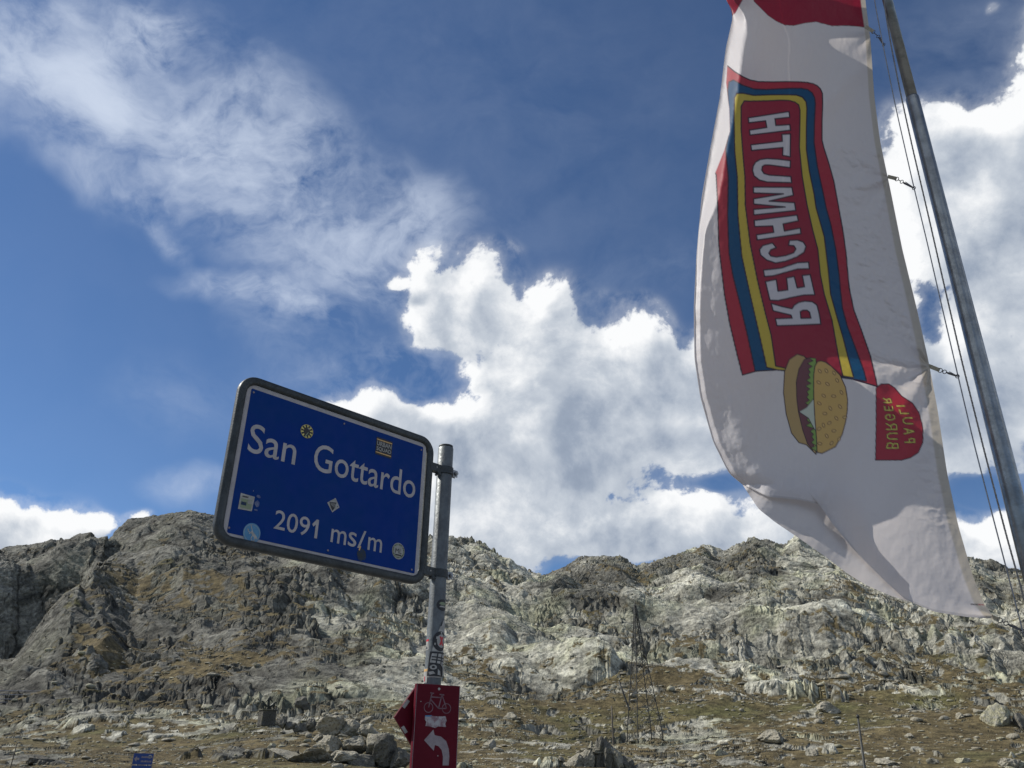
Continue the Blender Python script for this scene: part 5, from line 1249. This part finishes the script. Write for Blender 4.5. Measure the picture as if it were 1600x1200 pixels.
# loose stones scattered over the slope: nobody could count them
rs = np.random.RandomState(77)
cand = np.where(_ok & (_px > -60) & (_px < 1660) & (_rr > 62) & (_rr < 330) & (_py > 1010))[0]
wgt = (1.1 - rock.reshape(-1)[cand]) * (.4 + np.clip(fbm(VT[cand, 0] / 14, VT[cand, 1] / 14, 55, 3) * 2 + .4, 0, 1.5)); wgt /= wgt.sum()
pick = rs.choice(cand, 5200, p=wgt, replace=False)
def stones(name, pick, mat, kmin, kmax):
    Vs, Fs, n0 = [], [], 0
    Vi, Fi = ico(2); Fi = np.array(Fi)
    protos = [rock_verts(np.random.RandomState(500 + k), 2, (1, 1, 1), 9)[0] for k in range(14)]
    for j, i in enumerate(pick):
        p = VT[i]; s_ = (rs.pareto(2.2) * .5 + .75) * rs.uniform(kmin, kmax) * _rr[i] / F_PX
        s_ = min(s_, 7.5 * _rr[i] / F_PX); a = rs.uniform(0, 6.28); c_, n_ = math.cos(a), math.sin(a)
        V = protos[j % 14] * np.array([s_ * 1.4, s_, s_ * rs.uniform(.35, .7)]); V = V @ np.array([[c_, n_, 0], [-n_, c_, 0], [0, 0, 1]])
        Vs.append(V + p + np.array([0, 0, s_ * .15])); Fs.append(Fi + n0); n0 += len(V)
    V = np.concatenate(Vs); Fc = np.concatenate(Fs); me = bpy.data.meshes.new(name); me.vertices.add(len(V)); me.vertices.foreach_set('co', V.astype(np.float32).ravel())
    me.loops.add(Fc.size); me.loops.foreach_set('vertex_index', Fc.astype(np.int32).ravel()); me.polygons.add(len(Fc)); me.polygons.foreach_set('loop_start', np.arange(0, Fc.size, 3, dtype=np.int32))
    me.update(calc_edges=True); me.materials.append(mat); o = bpy.data.objects.new(name, me); COL.objects.link(o); return o
o = stones('loose_stones', pick[:2000], M_rk, 1.1, 2.7); tag(o, 'pale granite stones scattered over the brown grass slope', None, None, 'stuff')
o = stones('loose_stones', pick[2000:3500], M_rkw, .9, 2.2); tag(o, 'small whitish stones strewn over the grassy slope', None, None, 'stuff')
o = stones('loose_stones', pick[3500:], M_rky, .9, 2.4); tag(o, 'small lichened stones strewn among the grass', None, None, 'stuff')

# ------------------------------------------------------------------ lattice pylon
M_py = weathered('dark_pylon_steel', (.085, .088, .082), (.05, .05, .05), 2, .7, .3, .3, 0)
M_wood = weathered('weathered_timber', (.16, .14, .115), (.09, .08, .065), 4, .9, 0, .2, .01)
pb = ground_at(1004, 1158); DP = math.hypot(pb.x, pb.y); print('PYLON', DP, pb)
dirp = Vector((pb.x, pb.y, 0)).normalized(); rtp = Vector((dirp.y, -dirp.x, 0))
top_z = at(997, 945, DP).z; Hh = top_z - pb.z
pyl = tag(empty('power_pylon', pb), 'dark steel lattice pylon standing on the slope at the centre', 'pylon')
wb = px_size(pb, 31); sk = R(24); e1 = (rtp * math.cos(sk) + dirp * math.sin(sk)); e2 = (-rtp * math.sin(sk) + dirp * math.cos(sk))
cen = lambda t: pb + UP * Hh * t + rtp * (px_size(pb, 11) * (.35 - t) * .6)
def half(t): return wb * ((1 - t) ** 1.15 * .88 + .055)
bar = .075
def corner(t, k): s1, s2 = ((-1, -1), (1, -1), (1, 1), (-1, 1))[k]; return cen(t) + (e1 * s1 + e2 * s2) * half(t) * .78
for k in range(4):
    bm = bmesh.new(); pts_ = [corner(t, k) for t in np.linspace(0, 1, 9)]; g0 = corner(0, k); pts_[0] = Vector((g0.x, g0.y, g0.z - 2.5)); tube(bm, pts_, bar * 1.35, 4); bm_obj('leg', bm, M_py, pyl)
lev = [0, .17, .29, .40, .50, .59, .67, .74, .80, .86, .91, .96]
for a, c in zip(lev, lev[1:]):
    bm = bmesh.new()
    for k in range(4):
        j = (k + 1) % 4
        if a > 0: tube(bm, [corner(a, k), corner(a, j)], bar * .55, 4)
        tube(bm, [corner(a, k), corner(c, j)], bar * .6, 4); tube(bm, [corner(c, k), corner(a, j)], bar * .6, 4)
        if a > .1: m2 = (a + c) / 2; tube(bm, [corner(m2, k), corner(m2, j)], bar * .42, 4)
    bm_obj('bracing', bm, M_py, pyl)
for t, L_ in ((.90, .55), (.97, .35)):
    bm = bmesh.new(); q = cen(t); tube(bm, [q - e2 * L_ * 2.0, q, q + e2 * L_ * 2.0], bar * .8, 5, radii=[.03, .09, .03]); bm_obj('cross_arm', bm, M_py, pyl)
bm = bmesh.new(); tube(bm, [cen(.97), cen(1.03)], bar * 1.1, 5); bm_obj('tip', bm, M_py, pyl)
def post_px(name, x0, y0, x1, y1, wpx, mat, lbl, cat, D=None, lean=True):
    g = ground_at(x0, y0); Dd = D or math.hypot(g.x, g.y); a = at(x0, y0, Dd); c = at(x1, y1, Dd)
    if D is None: a = g
    r = px_size(a, wpx) / 2; bm = bmesh.new(); tube(bm, [a - UP * 1.5, a, a.lerp(c, .5), c], r, 10, radii=[r, r, r * .9, r * .75]); o = bm_obj(name, bm, mat); return tag(o, lbl, cat), a, c
post_px('utility_pole', 957, 1163, 955.5, 1103, 3.2, M_wood, 'short weathered timber pole standing left of the pylon', 'pole')
q0, a_, c_ = post_px('mast', 985, 1108, 967, 1064, 3.2, M_py, 'dark leaning mast left against the pylon', 'mast')
# thin pole at the right, like a lamp post: slightly tapering with a small cap
g = at(1349, 1205, 46); lampp = tag(empty('thin_pole', (g.x, g.y, 0)), 'thin dark pole with a small cap on the slope below the flag', 'pole')
tp = at(1340.5, 1121, 46); g = Vector((tp.x, tp.y, 0)); 
bm = bmesh.new(); tube(bm, [(at(1350, 1200, 46).x, at(1350, 1200, 46).y, -.2), (at(1350, 1200, 46).x, at(1350, 1200, 46).y, .8), tp], .06, 12, radii=[.075, .07, .045]); bm_obj('shaft', bm, M_py, lampp)
bm = bmesh.new(); tube(bm, [tp - UP * .02, tp + UP * .08, tp + UP * .14], .06, 12, radii=[.075, .07, .02]); bm_obj('cap', bm, M_py, lampp)
# thin post bottom left
post_px('marker_post', 18, 1198, 27, 1160, 1.8, M_wood, 'thin grey marker post at the bottom left corner', 'post')
# power lines at the left, far off, strung between points outside the frame and the pylon foot hill
M_line = principled('cable', (.22, .23, .25), .5)[0]
for k, yy_ in enumerate((1072, 1078, 1085, 1090)):
    a = at(-200, yy_ + 2, 190); c = at(400, yy_ + 1.5, 300); bm = bmesh.new()
    tube(bm, [a.lerp(c, t) - UP * (1.0 * 4 * t * (1 - t)) for t in np.linspace(0, 1, 14)], .09, 5)
    tag(bm_obj('power_line', bm, M_line), ('uppermost', 'second from the top', 'third from the top', 'lowest')[k] + ' of four thin power lines crossing the slope at the left', 'cable', 'power lines at the left')

# ------------------------------------------------------------------ monument on its stone block
mb = ground_at(417, 1130); DM = math.hypot(mb.x, mb.y); print('MON', DM)
M_bz = weathered('dark_bronze', (.045, .05, .042), (.025, .028, .025), 3, .5, .5, .4, .01)
mon = tag(empty('monument', mb), 'dark bronze figure group with raised wings on a square stone block', 'monument')
mr = Vector((mb.x, mb.y, 0)).normalized(); mrt = Vector((mr.y, -mr.x, 0)); u1 = mrt * math.cos(.35) + mr * math.sin(.35); u2 = -mrt * math.sin(.35) + mr * math.cos(.35)
k1 = px_size(mb, 1.0); M_mon = rock_mat('shade_toned_monument_stone', (.085, .082, .07), (.11, .105, .09), (.04, .04, .035))  # darker copy of the gneiss, with the block's shade put into the colour
bc = at(417, 1122, DM); bm = bmesh.new(); box(bm, bc, (u1, u2, UP), (11.5 * k1, 10 * k1, 12 * k1))
for v_ in bm.verts:
    if v_.co.z > bc.z: v_.co = bc + (v_.co - bc) * .93 + UP * 0
bevel(bm, .12, 2); bm_obj('stone_block', bm, M_mon, mon)
bm = bmesh.new(); tc2 = bc + UP * 10.6 * k1; box(bm, tc2 + UP * .9 * k1, (u1, u2, UP), (12.2 * k1, 10.6 * k1, 1.0 * k1)); bevel(bm, .05, 1); bm_obj('plinth', bm, M_mon, mon)
def skin(name, pts, edges, rad, mat, parent):
    me = bpy.data.meshes.new(name); me.from_pydata([tuple(p) for p in pts], edges, []); o = bpy.data.objects.new(name, me); COL.objects.link(o)
    sk_ = o.modifiers.new('s', 'SKIN'); o.modifiers.new('d', 'SUBSURF').levels = 1
    for v_, r in zip(me.skin_vertices[0].data, rad): v_.radius = (r, r)
    dg = bpy.context.evaluated_depsgraph_get(); m2 = bpy.data.meshes.new_from_object(o.evaluated_get(dg)); bpy.data.objects.remove(o)
    m2.materials.clear(); m2.materials.append(mat); m2.name = name; o = bpy.data.objects.new(name, m2); COL.objects.link(o); put(o, parent); return o
b0 = tc2 + UP * 1.6 * k1
def mp(x_, z_, y_=0): return b0 + u1 * x_ * k1 * 1.1 + UP * z_ * k1 * 1.45 + u2 * y_ * k1
skin('figure', [mp(0, 4.5), mp(-.5, 8), mp(0, 11.5), mp(.2, 14.5), mp(-1.2, 2, -1), mp(-1.4, 0, -1), mp(1.4, 2, 1), mp(1.6, 0, 1), mp(-3, 9.5), mp(-5, 7), mp(3, 9.8), mp(5, 8)],
     [(0,1),(1,2),(2,3),(0,4),(4,5),(0,6),(6,7),(2,8),(8,9),(2,10),(10,11)], [r * k1 * 1.3 for r in (1.7, 1.9, 1.5, 1.0, .8, .7, .8, .7, .8, .5, .8, .5)], M_bz, mon)
for s1 in (-1, 1):
    skin('horse', [mp(s1 * 3, 5), mp(s1 * 7.5, 5.4), mp(s1 * 9.6, 8.4), mp(s1 * 11.4, 7.6), mp(s1 * 3.4, 2.4, .8), mp(s1 * 3.6, 0, .8), mp(s1 * 7.6, 2.5, -.8), mp(s1 * 8.2, 0, -.8), mp(s1 * 8.8, 3, 1), mp(s1 * 10.4, 1.2, 1)],
         [(0,1),(1,2),(2,3),(0,4),(4,5),(1,6),(6,7),(1,8),(8,9)], [r * k1 * 1.3 for r in (1.9, 2.0, 1.1, .7, .8, .5, .8, .5, .7, .45)], M_bz, mon)
